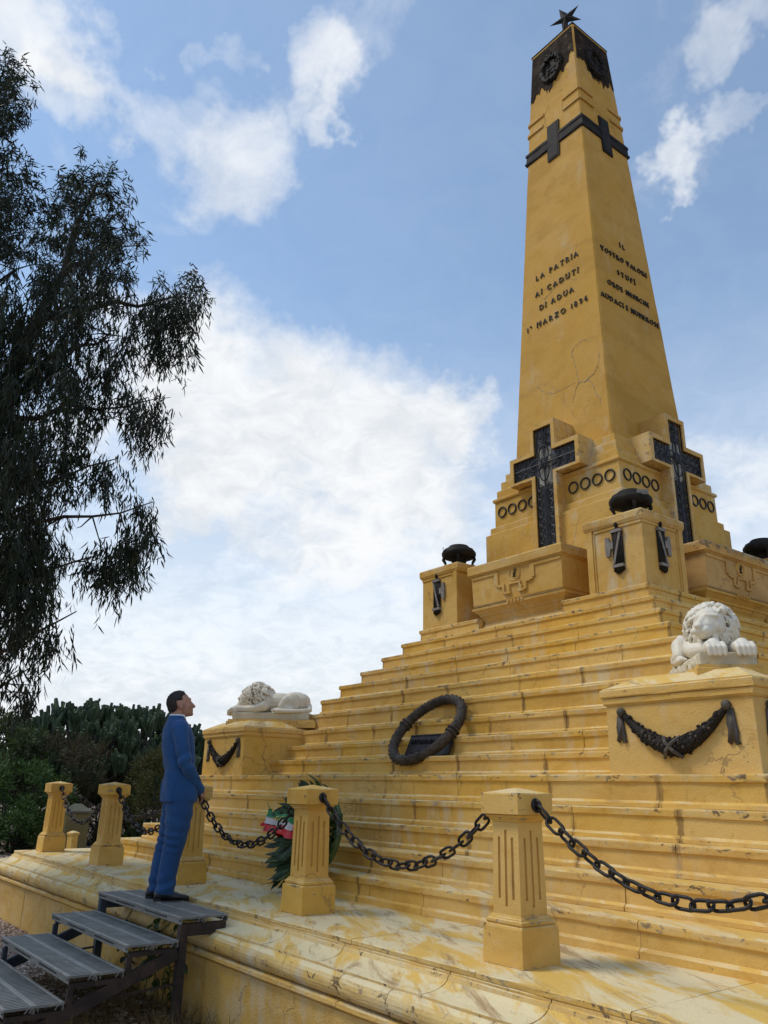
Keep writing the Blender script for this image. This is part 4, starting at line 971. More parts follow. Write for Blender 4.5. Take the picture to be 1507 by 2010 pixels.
# vine on the wall behind the metal steps
M_VINE = simple('vine_leaf_green', (.045, .085, .018), (.085, .14, .03), 10, .5, 0, .2, var=.4)
vn = thing('climbing_plant', 'small green creeper on the wall behind the metal steps', 'plant', (-.45, -6.50, GZ)); rs = random.Random(4)
m_ = MB(); vl = leaf_mesh(.095, .030, M_VINE, .25); vl.name = 'leaf'
for i in range(9):
    x = rs.uniform(-.55, .75); P_ = [(x, rs.uniform(-.06, 0), 0)]; zt = rs.uniform(.42, .74)
    for j in range(1, 7): P_.append((x+rs.uniform(-.06, .06)+.05*j*rs.uniform(-.5, .9), -.02-.025*j*rs.random(), zt*j/6))
    m_.tube(P_, .005, 4)
    for j in range(2, 7):
        for q in range(2 if x < .2 else 1):
            a = rs.uniform(0, 2*pi); M = Matrix.Translation(P_[j]) @ Euler((rs.uniform(-.6, .6), rs.uniform(-.2, .9), a)).to_matrix().to_4x4() @ Matrix.Scale(rs.uniform(.7, 1.2), 4)
            link('leaf', vl, vn, M)
m_.build('stem', M_VINE, vn)
# ================================================================== the man (local: x forward, y left)
def cloth(name, c1, c2, rough=.8):
    m, t, b = newmat(name); pos = N(t, 'ShaderNodeTexCoord').outputs['Object']
    c = mixc(t, sstep(t, noise(t, pos, 3.0, 4), .35, .65), c1, c2); t.links.new(c, b.inputs['Base Color']); b.inputs['Roughness'].default_value = rough
    b.inputs['Specular IOR Level'].default_value = .2; b.inputs['Sheen Weight'].default_value = .15
    h = mth(t, 'ADD', noise(t, pos, 260, 2), mth(t, 'MULTIPLY', noise(t, vscale(t, pos, (9, 9, 16)), 1.0, 3), .8))
    bn = N(t, 'ShaderNodeBump', ins={'Height': h, 'Strength': .25, 'Distance': .008}); t.links.new(bn.outputs[0], b.inputs['Normal']); return m
M_SUIT = cloth('blue_suit_wool', (.014, .064, .185), (.020, .080, .225)); M_TROU = cloth('blue_trouser_wool', (.013, .055, .158), (.018, .070, .19))
M_SKIN = simple('skin', (.34, .175, .12), (.40, .22, .155), 9, .5, 0, .08, 60, spec=.4)
M_HAIR = simple('dark_hair', (.012, .009, .008), (.028, .020, .017), 30, .6, 0, .5, 120)
M_SHIR = simple('white_shirt', (.72, .72, .72), (.78, .78, .78), 8, .7)
M_SHOE = simple('black_shoe_leather', (.010, .010, .012), (.022, .021, .022), 9, .38, 0, .1)
man = thing('person', 'man in a blue suit standing on the metal steps, looking up, hands clasped in front', 'person', (-.245, -6.405, -.0235), RAD(74))
b = MB()                                   # one continuous body: head, neck, trunk, arms, hands, legs
HC = Vector((-.045, 0, 1.705)); HM = Euler((0, RAD(-13), 0)).to_matrix(); hd = lambda x, y, z: HC+HM @ (Vector((x, y, z))*1.07)
b.ell(hd(-.018, 0, .022), (.107, .082, .098), HM, 20, 12); b.ell(hd(.030, 0, -.035), (.066, .064, .090), HM, 18, 10); b.ell(hd(.050, 0, -.085), (.045, .046, .036), HM)
b.ell(hd(.078, 0, -.102), (.020, .026, .019), HM)                                                     # chin
b.chain([hd(.082, 0, .010), hd(.100, 0, -.022), hd(.113, 0, -.040)], [.012, .014, .0145], 8); b.ell(hd(.100, 0, -.044), (.016, .019, .010), HM)
b.ell(hd(.075, 0, .030), (.022, .052, .014), HM)                                                      # brow
b.ell(hd(.089, 0, -.066), (.012, .024, .007), HM); b.ell(hd(.086, 0, -.079), (.012, .022, .008), HM)   # lips
for sy in (-1, 1):
    b.ell(hd(.045, sy*.045, -.028), (.034, .020, .026), HM); b.ell(hd(.074, sy*.031, .008), (.012, .015, .010), HM)
    b.ell(hd(-.012, sy*.078, -.020), (.019, .009, .033), HM @ Euler((0, RAD(12), 0)).to_matrix())       # ear
    b.ell(hd(-.004, sy*.083, -.012), (.012, .006, .020), HM); b.ell(hd(-.002, sy*.077, -.046), (.009, .007, .010), HM)
b.chain([hd(-.035, 0, -.05), (-.065, 0, 1.56), (-.07, 0, 1.48)], [.060, .060, .075], 14)
b.chain([(-.05, 0, 1.38), (-.02, 0, 1.10), (.015, 0, .95)], [.095, .095, .105], 14)
arm = {}
for sy in (-1, 1):
    S_, E_, W_ = Vector((-.055, sy*.190, 1.482)), Vector((.010, sy*.245, 1.165)), Vector((.185, sy*.085, .945))
    arm[sy] = (S_, E_, W_); b.chain([Vector((-.05, sy*.08, 1.44)), S_, E_, W_], [.05, .044, .038, .028], 10)
    P0 = Vector((.215, sy*.030, .885)); b.ell((W_+P0)/2+Vector((.012, 0, -.02)), (.022, .036, .050), Euler((sy*RAD(35), RAD(-15), 0)).to_matrix())
    for q in range(4):                      # fingers folded over the other hand
        k0 = P0+Vector((.014-.004*q, sy*.016, .022-.021*q)); L_ = (.92, 1.0, .95, .78)[q]
        b.chain([k0, k0+Vector((.014, -sy*.034*L_, -.012)), k0+Vector((.004, -sy*.060*L_, -.026)), k0+Vector((-.014, -sy*.070*L_, -.034))], [.0105, .0098, .009, .0078], 8)
    b.chain([P0+Vector((-.008, sy*.018, .030)), P0+Vector((.020, sy*.002, .038)), P0+Vector((.034, -sy*.020, .026))], [.013, .011, .009], 8)
    q_ = -.045 if sy > 0 else .0; H_, K_, A_ = Vector((.015, sy*.092, .90)), Vector((.000+q_*.7, sy*.095, .495)), Vector((-.045+q_, sy*.098, .095))
    b.chain([H_, K_, A_, A_+Vector((.06, sy*.01, -.05))], [.080, .055, .040, .030], 10)
fused(b, 'body', M_SKIN, man, .0062, 3)
hr = MB(); n = 30; nv = 18; vs = []; keep = {}
def hair_in(d):                             # d: unit direction on the skull, True where hair grows
    x, y, z = d; return z > (.56+.22*(x > .66)-.10*abs(y)) if x > .38 else (z > (.10 if x < .2 else -.10) if x > -.26 else z > -.74+.5*max(0, x+.6))
sph = MB(); sph.ell((0, 0, 0), (1, 1, 1), None, 44, 26); V_ = [Vector(p) for p in sph.v]; kp = [hair_in(p) for p in V_]
mp = {}; hv_ = []; hf = []; bd = {i for f in sph.f if any(kp[q_] for q_ in f) and not all(kp[q_] for q_ in f) for i in f}
for f in sph.f:
    if all(kp[i] for i in f):
        for i in f:
            if i not in mp:
                mp[i] = len(hv_); p = V_[i]; r_ = 1.015 if i in bd else 1.085+.02*sin(p.x*17+p.y*13)*cos(p.z*19)+.03*max(0, p.z); hv_.append(hd(-.018+p.x*.100*r_, p.y*.077*r_, .022+p.z*.092*r_-(.02 if p.z < -.3 else 0)))
        hf.append(tuple(mp[i] for i in f))
hr.cs = True; hr.add(hv_, hf); ho = hr.build('hair', M_HAIR, man, fixn=False)
so = ho.modifiers.new('s', 'SOLIDIFY'); so.thickness = .010; so.offset = -1
# shirt collar
sc_ = MB(); sc_.cs = True; sc_.loft([(-.062, 0, 1.550, .084, .082, 2.2), (-.068, 0, 1.585, .078, .074, 2.2), (-.069, 0, 1.606, .073, .069, 2.2), (-.068, 0, 1.606, .066, .062, 2.2), (-.066, 0, 1.57, .064, .062, 2.2)], 24); sc_.build('shirt_collar', M_SHIR, man)
# jacket: trunk and two sleeves, so the folds between them stay crisp
j = MB()
j.loft([(.024, 0, .826, 0.165, 0.206, 2.7), (.022, 0, .90, 0.162, 0.202, 2.7), (.014, 0, 1.00, 0.149, 0.190, 2.6), (.002, 0, 1.10, 0.137, 0.178, 2.5), (-.014, 0, 1.20, 0.143, 0.184, 2.5), (-.030, 0, 1.30, 0.150, 0.194, 2.4), (-.045, 0, 1.40, 0.148, 0.204, 2.3), (-.056, 0, 1.475, 0.132, 0.197, 2.2), (-.064, 0, 1.525, 0.105, 0.163, 2.1), (-.072, 0, 1.562, 0.085, 0.105, 2.1), (-.074, 0, 1.595, 0.075, 0.080, 2.1)], 48)
def wrinkle(co):
    x, y, z = co[:, 0], co[:, 1], co[:, 2]
    d_ = .0075*np.sin(z*36+x*26-y*9+np.sin(y*17)*2)*np.exp(-((z-1.10)/.13)**2)
    d_ += .006*np.sin((x-y)*26+z*13)*np.exp(-((z-.90)/.12)**2)+.004*np.sin(z*30+y*20)*np.exp(-((z-1.36)/.08)**2)*(x < -.05)
    d_ += .009*((x < -.065+.03*(z-.83))&(np.abs(y) > .05)&(z < 1.03))*np.clip((1.03-z)/.05, 0, 1)      # side vents: the back panel stands proud
    d_ -= .004*np.exp(-((y/.007)**2))*(x < -.05); d_ -= .003*np.exp(-((z-1.035)/.006)**2)*(x > .03)*(np.abs(y) > .05)
    return d_
jk = fused(j, 'jacket', M_SUIT, man, .0085, 3, wrinkle)
for sy in (-1, 1):
    S_, E_, W_ = arm[sy]; sl = MB()
    sl.chain([S_+Vector((0, -sy*.028, -.012)), S_.lerp(E_, .5)+Vector((-.006, sy*.010, 0)), E_, E_.lerp(W_, .5)+Vector((0, sy*.006, 0)), W_+(W_-E_).normalized()*.014], [.082, .069, .062, .055, .046], 16)
    def wr3(co, E_=E_):
        x, y, z = co[:, 0], co[:, 1], co[:, 2]
        return .008*np.sin(z*52-x*30+y*14)*np.exp(-((z-E_.z-.02)/.10)**2)+.003*np.sin(z*70+x*20)*np.exp(-((z-1.0)/.06)**2)+.0025*np.sin(z*30+x*40)*np.exp(-((z-1.34)/.06)**2)
    fused(sl, 'sleeve', M_SUIT, jk, .0085, 3, wr3)
lp = MB()
for sy in (-1, 1): lp.chain([(.055, sy*.03, 1.18), (.075, sy*.075, 1.36), (.02, sy*.10, 1.46), (-.06, sy*.09, 1.57)], [.006, .014, .014, .012], 8)
lp.chain([(-.06, .085, 1.575), (-.140, 0, 1.598), (-.06, -.085, 1.575)], [.012, .012, .012], 8)
fused(lp, 'lapel', M_SUIT, man, .006, 2)
# trousers
t_ = MB(); t_.ell((.018, 0, .885), (.160, .190, .115)); 
for sy in (-1, 1):
    q_ = -.045 if sy > 0 else .0; t_.chain([(.022, sy*.090, .86), (.020+q_*.4, sy*.094, .68), (.012+q_*.7, sy*.096, .52), (-.016+q_, sy*.098, .36), (-.034+q_, sy*.099, .20), (-.038+q_, sy*.100, .085)], [.130, .120, .101, .088, .084, .086], 16)
t_.box(-.2, .2, -.3, .3, -.2, .045) if False else None
def wr2(co):
    x, y, z = co[:, 0], co[:, 1], co[:, 2]
    d_ = .007*np.sin(z*95+x*18+np.sin(y*30)*1.5)*np.exp(-((z-.50)/.09)**2)*(x < .02)
    d_ += .005*np.sin(z*52+x*14)*np.exp(-((z-.66)/.13)**2)+.007*np.sin(z*60-x*25)*np.exp(-((z-.12)/.08)**2)
    d_ += .003*np.sin(z*40+x*30)*np.exp(-((z-.80)/.07)**2)
    return d_
to = fused(t_, 'trousers', M_TROU, man, .009, 4, wr2)
for v in to.data.vertices:
    if v.co.z < .062: v.co.z = .062+(v.co.z-.062)*.06
# shoes
for sy, dx in ((-1, 0.0), (1, -.05)):
    s_ = MB(); s_.cs = True; rings = []
    for u, w_, h_ in ((-.095, .030, .055), (-.085, .036, .085), (-.04, .038, .095), (.02, .040, .080), (.08, .047, .058), (.13, .047, .048), (.175, .038, .040), (.205, .020, .030), (.212, .006, .018)):
        rings.append((u, w_, h_))
    vs = []; nn = 14
    for u, w_, h_ in rings:
        for i in range(nn):
            a = 2*pi*i/nn; c_, s2 = cos(a), sin(a); vs.append((u-.035+dx, sy*.100+w_*math.copysign(abs(c_)**.8, c_), max(.012, .012+h_/2+h_/2*s2)))
    s_.add(vs, [(i*nn+k, i*nn+(k+1) % nn, (i+1)*nn+(k+1) % nn, (i+1)*nn+k) for i in range(len(rings)-1) for k in range(nn)]+[tuple(range(nn)), tuple(range((len(rings)-1)*nn, len(rings)*nn))])
    sh_ = s_.build('shoe', M_SHOE, man)
    so_ = MB(); ol = [(u-.035+dx, w_+.003) for u, w_, h_ in rings]; poly = [(u, sy*.100-w_) for u, w_ in ol]+[(u, sy*.100+w_) for u, w_ in ol[::-1]]
    so_.prism(poly, 0, .013, lambda a, b_, d: (a, b_, d)); so_.prism([p for p in poly if p[0] < -.06+dx], .012, .026, lambda a, b_, d: (a, b_, d)); so_.build('sole', M_SHOE, sh_)

# ================================================================== eucalyptus
def leafmat(name, c1, c2, c3, rough=.5, trans=.25):
    m, t, b = newmat(name); gi = N(t, 'ShaderNodeNewGeometry'); rp = gi.outputs['Random Per Island']
    c = mixc(t, sstep(t, rp, .1, .9), c1, c2); c = mixc(t, sstep(t, noise(t, gi.outputs['Position'], .9, 3), .45, .62, 0, .7), c, c3)
    t.links.new(c, b.inputs['Base Color']); b.inputs['Roughness'].default_value = rough; b.inputs['Specular IOR Level'].default_value = .3
    tr = N(t, 'ShaderNodeBsdfTranslucent', ins={'Color': c}); mx = N(t, 'ShaderNodeMixShader', ins={'Fac': trans})
    t.links.new(b.outputs[0], mx.inputs[1]); t.links.new(tr.outputs[0], mx.inputs[2]); t.links.new(mx.outputs[0], t.nodes['Material Output'].inputs['Surface']); return m
M_EUC = leafmat('eucalyptus_leaf', (.014, .023, .012), (.028, .042, .020), (.024, .025, .012)); M_BARK = simple('grey_brown_bark', (.045, .034, .026), (.085, .068, .052), 3, .9, 0, .5, 20)
def blades(P, Dr, L_, Wd, bend, seed):      # sickle leaves: P base points, Dr directions, returns verts, quads
    n = len(P); r = np.random.default_rng(seed); Dr = Dr/np.linalg.norm(Dr, axis=1)[:, None]
    rv = r.normal(size=(n, 3)); sd_ = np.cross(Dr, rv); sd_ /= np.linalg.norm(sd_, axis=1)[:, None]; cv = np.cross(Dr, sd_)
    st = [(0.0, .12, 0.0), (.30, 1.0, .35), (.68, .75, .95), (1.0, .04, 1.0)]; vs = np.empty((n, 8, 3), np.float32)
    for i, (u, w_, k_) in enumerate(st):
        c_ = P+Dr*(L_*u)[:, None]+cv*(bend*L_*u*u)[:, None]
        vs[:, 2*i] = c_-sd_*(Wd*w_)[:, None]; vs[:, 2*i+1] = c_+sd_*(Wd*w_)[:, None]
    q = np.array([[0, 1, 3, 2], [2, 3, 5, 4], [4, 5, 7, 6]]); fs = (np.arange(n)[:, None, None]*8+q[None]).reshape(-1, 4)
    return vs.reshape(-1, 3), fs
euc = thing('eucalyptus_tree', 'tall dark eucalyptus with drooping leaves filling the left side', 'tree', tuple(at(-330, 1700, 11.5).xy)+(GZ,))
E0 = euc.location; r = np.random.default_rng(5)
# outline of the crown as heights (metres above eye level) with how far its foliage reaches to the right
def right_edge(py):
    pts = [(125, -10), (170, 22), (250, 35), (338, 42), (352, 205), (430, 258), (500, 268), (560, 292), (640, 300), (700, 285), (760, 255), (820, 205), (880, 180), (940, 150), (1010, 140), (1080, 145), (1140, 130), (1210, 100), (1260, 70), (1290, 50), (1330, 45), (1400, 30)]
    for (a, x), (b_, y) in zip(pts, pts[1:]):
        if a <= py <= b_: return x+(y-x)*(py-a)/(b_-a)
    return 0
sprays = []
rs = random.Random(8)
while len(sprays) < 2150:
    py = rs.uniform(100, 1225); xr = right_edge(py)
    px = rs.uniform(-420, xr-26)
    if py < 330 and 62 < px: continue
    if 300 < py < 440 and 45 < px < 128-(py-315)*.25: continue
    if 352 < py < 430 and abs(px-190) > 30+(py-352)*.7 and px > 60: continue
    if py > 1180 and rs.random() < .25: continue
    gap = sin(px*.031+py*.013)+sin(px*.017-py*.027+2)+.8*sin(px*.06+py*.045)
    if gap > 1.15 and py > 380: continue
    edge = (xr-26-px); d_ = 11.2+rs.gauss(0, 1.35)*(1 if edge > 60 else .6)-.0008*(px)
    sprays.append((at(px, py, d_), 1.0 if edge > 40 else .62))
for cxp, cyp, rx, ry, n_ in ((330, 620, 45, 70, 34), (362, 575, 25, 38, 16), (285, 800, 28, 46, 18), (283, 1010, 22, 38, 12), (240, 1070, 28, 24, 10), (206, 1095, 26, 32, 12), (205, 905, 20, 26, 9), (12, 1300, 30, 25, 6), (50, 1335, 14, 12, 3), (180, 380, 45, 45, 14), (30, 180, 22, 60, 16), (240, 455, 22, 30, 8), (90, 1255, 22, 16, 5)):
    for i in range(n_):
        a = rs.uniform(0, 2*pi); q = math.sqrt(rs.random()); sprays.append((at(cxp+rx*q*cos(a), cyp+ry*q*sin(a), 10.9+rs.gauss(0, .45)), .75))
Ps, Ds, Ls, tw = [], [], [], MB()
for c_, k_ in sprays:                      # each spray: a few drooping twigs strung with hanging leaves
    c_ = np.array(c_); up_ = c_[2] > 8.2
    for _ in range(3 if k_ > .7 else 2):
        m_n = int(24*(.7+.3*k_)); h0 = c_+r.normal(size=3)*np.array([.15, .15, .14])*k_; L_ = r.uniform(.28, .60)*(.8 if up_ else 1); dr = np.array([r.normal()*.28, r.normal()*.28, -1.0 if not up_ else .55])
        u = r.uniform(0, 1, m_n)**.8; Ps.append(h0+dr*(L_*u)[:, None]+r.normal(size=(m_n, 3))*.035)
        Ds.append(np.array([dr[0]*.6, dr[1]*.6, -1.0 if not up_ else -.35])+r.normal(size=(m_n, 3))*np.array([.34, .34, .22])); Ls.append(r.uniform(.09, .175, m_n)*(.85 if up_ else 1))
Ps, Ds, Ls = np.concatenate(Ps), np.concatenate(Ds), np.concatenate(Ls)
v_, f_ = blades(Ps-np.array(E0), Ds, Ls, r.uniform(.007, .0125, len(Ps)), r.uniform(.1, .45, len(Ps)), 3)
bulk('crown', v_, f_, M_EUC, euc)
def wob(p, q, n, amp, seed):
    rr = random.Random(seed); p = Vector(p); q = Vector(q); return [p.lerp(q, i/n)+Vector((rr.uniform(-amp, amp), rr.uniform(-amp, amp), rr.uniform(-amp, amp)))*(0 < i < n) for i in range(n+1)]
tb = MB(); tb.cs = True; top1 = at(-60, 300, 11.3); top2 = at(190, 360, 11.0)
T1 = wob(E0-Vector((0, 0, .1)), top1, 12, .12, 1); tb.tube(T1, [.34-.026*i for i in range(13)], 10)
T2 = wob(T1[3], top2, 10, .10, 2); tb.tube(T2, [.19-.017*i for i in range(11)], 8)
for i, (px, py, d_) in enumerate([(385, 585, 10.9), (300, 985, 10.8), (290, 780, 10.9), (190, 1090, 10.8), (230, 900, 11.2), (60, 1310, 10.6), (20, 160, 11.2), (250, 470, 11), (130, 700, 12), (100, 1100, 12), (-100, 900, 10), (60, 520, 11.8), (150, 1200, 11.2), (10, 1000, 11.0), (240, 660, 11.3)]):
    q = at(px, py, d_); src = T2 if py < 700 and px > 80 else T1
    s_ = min(src, key=lambda p: (p-(q-Vector((0, 0, 1.2)))).length); L_ = wob(s_, q, 8, .07, 10+i); r0 = .055
    tb.tube(L_, [r0*(1-.85*k/8) for k in range(9)], 6)
    for jx in (4, 5, 6, 7):
        for _ in range(2): e_ = L_[jx]+Vector((rs.uniform(-.5, .5), rs.uniform(-.5, .5), rs.uniform(-.5, .2))); tb.tube(wob(L_[jx], e_, 3, .03, jx+i), [.013, .010, .007, .004], 4)
tb.v = [tuple(Vector(p)-E0) for p in tb.v]; tb.build('trunk', M_BARK, euc)

# ================================================================== candelabra trees, shrubs and the far marker
M_EUPH = simple('succulent_stem_green', (.026, .050, .024), (.054, .086, .038), 2.5, .6, 0, .2, 9, c3=(.12, .14, .06), c3thr=(.55, .7)); M_EBRK = simple('dark_grey_trunk', (.022, .019, .016), (.05, .044, .036), 3, .9, 0, .5, 14)
def euphorbia(px, d_, rw, h, seed, lab, ns=560):
    q = at(px, 1600, d_); t = thing('candelabra_tree', lab, 'tree', (q.x, q.y, GZ-.1), 0, 'dark candelabra trees behind the platform'); rr = random.Random(seed); tk = MB(); tk.cs = True; cr = MB()
    hub = Vector((0, 0, h*.30)); tk.tube(wob((0, 0, 0), hub, 4, .06, seed), [.30, .25, .22, .2, .18], 8); limbs = []
    for i in range(22):
        a = rr.uniform(0, 2*pi); q_ = math.sqrt(rr.uniform(.03, 1)); ex, ey = rw*q_*cos(a), rw*q_*sin(a); ez = h*(.92-.40*q_**2.2)*rr.uniform(.78, .95)
        mid = hub+Vector((ex*.62, ey*.62, h*.08)); e_ = Vector((ex, ey, ez)); P_ = [hub.lerp(mid, .5)-Vector((0, 0, .05)), mid, mid.lerp(e_, .5)+Vector((ex*.10, ey*.10, -.1)), e_]
        tk.tube([hub]+P_, [.15, .12, .10, .085, .05], 6); limbs.append(P_)
    heads = []
    for i in range(ns//9):
        a = i*2.39996+seed; q_ = math.sqrt((i+.5)/(ns//9)); lump = .09*sin(a*3+seed)+rr.uniform(-.06, .06)
        heads.append((Vector((rw*(q_+lump)*cos(a), rw*(q_+lump)*sin(a), h*(.97-.50*q_**2.6)+rr.uniform(-.22, .10)-.28)), a, q_))
    for i in range(ns//14): a = rr.uniform(0, 2*pi); q_ = rr.uniform(.75, 1.0); heads.append((Vector((rw*q_*cos(a), rw*q_*sin(a), h*rr.uniform(.36, .52))), a, q_))
    for hp, a, q_ in heads:
        tk.tube([hp, hp.lerp(hub, .35)-Vector((0, 0, .18)), hp.lerp(hub, .75)-Vector((0, 0, .1))], [.05, .055, .07], 5)
        for _ in range(rr.randint(8, 13)):
            L_ = rr.uniform(.32, .62); r_ = rr.uniform(.050, .078); sp_ = Vector((rr.gauss(0, .30)+cos(a)*q_*.35, rr.gauss(0, .30)+sin(a)*q_*.35, 1)).normalized()
            p0 = hp+Vector((rr.uniform(-.10, .10), rr.uniform(-.10, .10), rr.uniform(-.15, .05))); p1 = p0+sp_*L_+Vector((0, 0, .06)); tl = (p1-p0).normalized(); ax = tl.orthogonal().normalized(); ay = tl.cross(ax); ph = rr.uniform(0, 1); vs = []
            for s_ in range(5):
                u = s_/4; k_ = (.6, 1.0, .86, 1.05, .78)[s_]; c_ = p0.lerp(p1, u)+Vector((0, 0, .05*u*u))
                for e in range(10):
                    b_ = 2*pi*(e/10)+ph; R_ = r_*k_*(1.0 if e % 2 == 0 else .58); vs.append(c_+ax*R_*cos(b_)+ay*R_*sin(b_))
            cr.add(vs, [(s_*10+e, s_*10+(e+1) % 10, (s_+1)*10+(e+1) % 10, (s_+1)*10+e) for s_ in range(4) for e in range(10)]+[tuple(range(40, 50))])
    tk.build('trunk', M_EBRK, t); cr.build('crown', M_EUPH, t, fixn=False, kind='stuff'); return t
euphorbia(148, 28.5, 2.25, 4.25, 1, 'broad dark candelabra tree with a domed top, left of the man')
euphorbia(262, 30.0, 2.1, 4.30, 2, 'candelabra tree just left of the man, its top behind his head')
euphorbia(365, 31.5, 2.3, 3.75, 3, 'candelabra tree seen between the man and the sleeping lion', 460)
euphorbia(48, 31.5, 1.5, 3.9, 4, 'smaller candelabra tree at the left under the hanging eucalyptus', 300)
def shrub(nm, lab, cat, px, d_, rad, h, z0, mat, nl, ll, lw_, seed, droop=0.0, stems=9):
    q = at(px, 1600, d_); t = thing(nm, lab, cat, (q.x, q.y, GZ-.05)); rr = np.random.default_rng(seed); rs_ = random.Random(seed)
    cl = []
    for i in range(46):
        a, u = rs_.uniform(0, 2*pi), math.sqrt(rs_.random()); z = rs_.uniform(z0, h); w_ = math.sqrt(max(.08, 1-((z-(z0+h)*.5)/((h-z0)*.56))**2)); cl.append((rad*u*w_*cos(a), rad*u*w_*sin(a), z, rs_.uniform(.14, .30)*rad))
    cl = np.array(cl); ii = rr.integers(0, len(cl), nl); v = rr.normal(size=(nl, 3)); v /= np.linalg.norm(v, axis=1)[:, None]; P_ = cl[ii, :3]+v*cl[ii, 3:4]*rr.uniform(.3, 1.1, (nl, 1)); D_ = v*.8+np.array([0, 0, .35-droop])+rr.normal(size=(nl, 3))*.35
    v_, f_ = blades(P_, D_, rr.uniform(.6, 1.2, nl)*ll, rr.uniform(.7, 1.2, nl)*lw_, rr.uniform(0, .3, nl), seed); bulk('foliage', v_, f_, mat, t)
    m_ = MB(); m_.cs = True
    for i in range(stems):
        c_ = cl[rs_.randrange(len(cl))]; m_.tube(wob((rs_.uniform(-.15, .15), rs_.uniform(-.15, .15), 0), c_[:3], 5, .10, seed+i), [.05, .042, .034, .026, .018, .010], 5)
    m_.build('stem', M_EBRK, t); return t
M_GRN = leafmat('bush_leaf_green', (.030, .070, .014), (.058, .112, .024), (.040, .085, .016)); M_OLV = leafmat('olive_leaf', (.050, .058, .014), (.085, .080, .02), (.075, .065, .02)); M_DRY = leafmat('dry_brown_twig', (.058, .044, .022), (.085, .064, .030), (.05, .050, .022)); M_PAL = leafmat('pale_green_leaf', (.040, .065, .022), (.075, .10, .035), (.06, .085, .03))
shrub('green_bush', 'rounded green bush at the far left edge behind the gravel', 'bush', 32, 24.5, 1.25, 2.25, .15, M_GRN, 9000, .13, .020, 31)
shrub('leafy_tree', 'small pale-leaved tree at the left edge above the green bush', 'tree', -5, 27, 1.3, 3.5, 1.5, M_PAL, 6500, .15, .026, 32)
shrub('dry_shrub', 'tangled reddish-brown dry shrub among the dark trees', 'shrub', 134, 26.5, 1.15, 2.95, 1.45, M_DRY, 6500, .26, .006, 33)
shrub('olive_shrub', 'yellowish olive shrub just left of the man', 'shrub', 302, 25.5, .95, 2.6, .7, M_OLV, 7000, .12, .013, 34)
shrub('low_shrub', 'dark low shrub behind the two leftmost posts', 'shrub', 190, 27.5, 1.5, 2.1, .1, M_DRY, 5000, .20, .010, 35)
shrub('dark_thicket', 'dark thicket between the posts left of the man', 'shrub', 262, 27.0, 1.3, 1.7, .0, M_GRN, 5500, .14, .018, 36)
q = at(150, 1600, 23.7); mk = thing('gate_pillar', 'olive stone pillar with a pitched top far behind the leftmost post', 'pillar', (q.x, q.y, GZ-.03), YAW+RAD(48))
M_OLS = simple('olive_stone', (.13, .105, .04), (.17, .135, .055), 2, .9, 0, .3, c3=(.10, .085, .05)); M_OLT = simple('grey_stone_cap', (.085, .085, .06), (.12, .115, .08), 3, .9)
m_ = MB(); m_.ringbox(-.29, .29, -.22, .22, [(.04, 0), (.04, .10), (0, .12), (0, 1.03)]); m_.build('body', M_OLS, mk)
m_ = MB(); m_.ringbox(-.29, .29, -.22, .22, [(.03, 1.035), (.04, 1.05), (.04, 1.09), (-.20, 1.27)]); m_.build('cap', M_OLT, mk)
q = at(143, 1640, 22.0); yp = thing('small_yellow_post', 'short yellow post on the gravel in front of the olive pillar', 'post', (q.x, q.y, GZ-.02), .4)
MB().ringbox(-.13, .13, -.13, .13, [(0, 0), (0, .10), (-.02, .13), (-.04, .15)]).build('base', M_POST, yp); MB().ringbox(-.085, .085, -.085, .085, [(0, .151), (0, .58), (.02, .60), (.02, .64), (-.06, .68)]).build('shaft', M_POST, yp)
# pale kerb line behind the gravel
q0, q1 = at(-260, 1655, 26), at(330, 1655, 27.5)

# ================================================================== loose gravel, dry grass and dead leaves
def stones(name, n, region, smin, smax, seed, mat, lab):
    rr = np.random.default_rng(seed); ico = np.array([(0, 0, 1), (.89, 0, .45), (.28, .85, .45), (-.72, .53, .45), (-.72, -.53, .45), (.28, -.85, .45), (.72, .53, -.45), (-.28, .85, -.45), (-.89, 0, -.45), (-.28, -.85, -.45), (.72, -.53, -.45), (0, 0, -1)])
    tri = np.array([(0, 1, 2), (0, 2, 3), (0, 3, 4), (0, 4, 5), (0, 5, 1), (1, 6, 2), (2, 7, 3), (3, 8, 4), (4, 9, 5), (5, 10, 1), (6, 7, 2), (7, 8, 3), (8, 9, 4), (9, 10, 5), (10, 6, 1)])
    P_ = region(rr, n); s_ = rr.uniform(smin, smax, (n, 1, 1))*rr.uniform(.6, 1.3, (n, 1, 3))*np.array([1, 1, .6]); a = rr.uniform(0, 2*pi, n)
    v = ico[None]*(1+rr.uniform(-.25, .25, (n, 12, 1)))*s_; x = v[..., 0]*np.cos(a)[:, None]-v[..., 1]*np.sin(a)[:, None]; y = v[..., 0]*np.sin(a)[:, None]+v[..., 1]*np.cos(a)[:, None]
    v = np.stack([x, y, v[..., 2]], -1)+P_[:, None, :]; f = (np.arange(n)[:, None, None]*12+tri[None]).reshape(-1, 3)
    return tag(bulk(name, v.reshape(-1, 3), f, mat), lab, None, kind='stuff')
def peb():
    m, t, b = newmat('pebbles'); rp = N(t, 'ShaderNodeNewGeometry').outputs['Random Per Island']; rmp = N(t, 'ShaderNodeValToRGB'); t.links.new(rp, rmp.inputs[0]); e = rmp.color_ramp.elements
    e[0].color = (.16, .10, .07, 1); e[1].color = (.60, .52, .44, 1); x = e.new(.45); x.color = (.33, .225, .165, 1); x = e.new(.75); x.color = (.44, .35, .285, 1)
    t.links.new(rmp.outputs[0], b.inputs['Base Color']); b.inputs['Roughness'].default_value = .85; return m
M_PEB = peb()
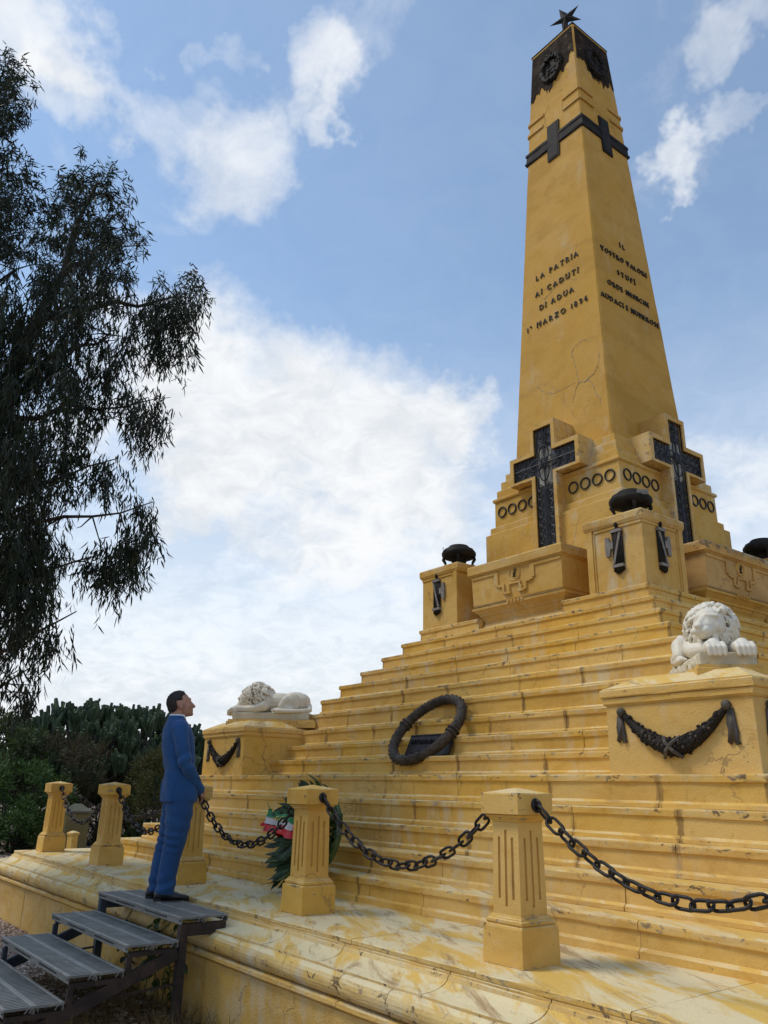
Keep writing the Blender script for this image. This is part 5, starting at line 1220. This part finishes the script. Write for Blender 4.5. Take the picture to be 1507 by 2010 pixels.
def reg1(rr, n):
    x = rr.uniform(-9.5, 2.4, n); y = -6.47-rr.uniform(0, 1, n)**1.3*3.2; return np.stack([x, y, np.full(n, GZ+.004)], 1)
def reg2(rr, n):
    x = -6.5-rr.uniform(0, 1, n)**1.2*13; y = rr.uniform(-7.5, 2.5, n); return np.stack([x, y, np.full(n, GZ+.004)], 1)
stones('gravel', 26000, reg1, .009, .024, 1, M_PEB, 'loose pale pink gravel beside the platform wall'); stones('gravel', 16000, reg2, .014, .036, 2, M_PEB, 'pale gravel beyond the left end of the platform')
M_GRS = leafmat('dry_grass_straw', (.14, .095, .035), (.22, .155, .06), (.10, .075, .03), .8); M_DLF = leafmat('dead_leaf_brown', (.075, .042, .022), (.13, .075, .04), (.06, .04, .025), .8)
rr = np.random.default_rng(12); n = 3200; cc = rr.uniform([-1.3, -7.9], [1.6, -6.47], (70, 2)); ii = rr.integers(0, 70, n); P_ = np.c_[cc[ii]+rr.normal(size=(n, 2))*.09, np.full(n, GZ)]; P_[:, 1] = np.minimum(P_[:, 1], -6.46)
v_, f_ = blades(P_, np.c_[rr.normal(size=(n, 2))*.45, np.ones(n)], rr.uniform(.08, .26, n), rr.uniform(.0012, .0026, n), rr.uniform(.1, .6, n), 4); tag(bulk('dry_grass', v_, f_, M_GRS), 'dry straw grass under the metal steps', None, kind='stuff')
n = 2600; P_ = np.c_[rr.uniform(-1.6, 2.4, n), -6.47-rr.uniform(0, 1, n)**1.4*1.7, GZ+rr.uniform(.005, .03, n)]
v_, f_ = blades(P_, np.c_[rr.normal(size=(n, 2)), rr.normal(size=n)*.15], rr.uniform(.04, .11, n), rr.uniform(.005, .012, n), rr.uniform(0, .4, n), 6); tag(bulk('leaf_litter', v_, f_, M_DLF), 'brown fallen leaves on the ground by the wall', None, kind='stuff')

# distant wood that closes the horizon
rr = np.random.default_rng(77); n = 46000; a = rr.uniform(0, 2*pi, n); rad = rr.uniform(120, 190, n); hgt = 5.5+2.2*np.sin(a*23)+1.6*np.sin(a*61+1)+1.2*np.sin(a*131)
P_ = np.c_[rad*np.cos(a), rad*np.sin(a), GZ-1+rr.uniform(0, 1, n)*hgt]
v_, f_ = blades(P_, np.c_[rr.normal(size=(n, 2))*.5, np.ones(n)*.6], rr.uniform(1.2, 3.0, n), rr.uniform(.35, .9, n), rr.uniform(0, .4, n), 9); tag(bulk('distant_wood', v_, f_, M_GRN), 'dark belt of distant trees on the horizon', None, kind='stuff')
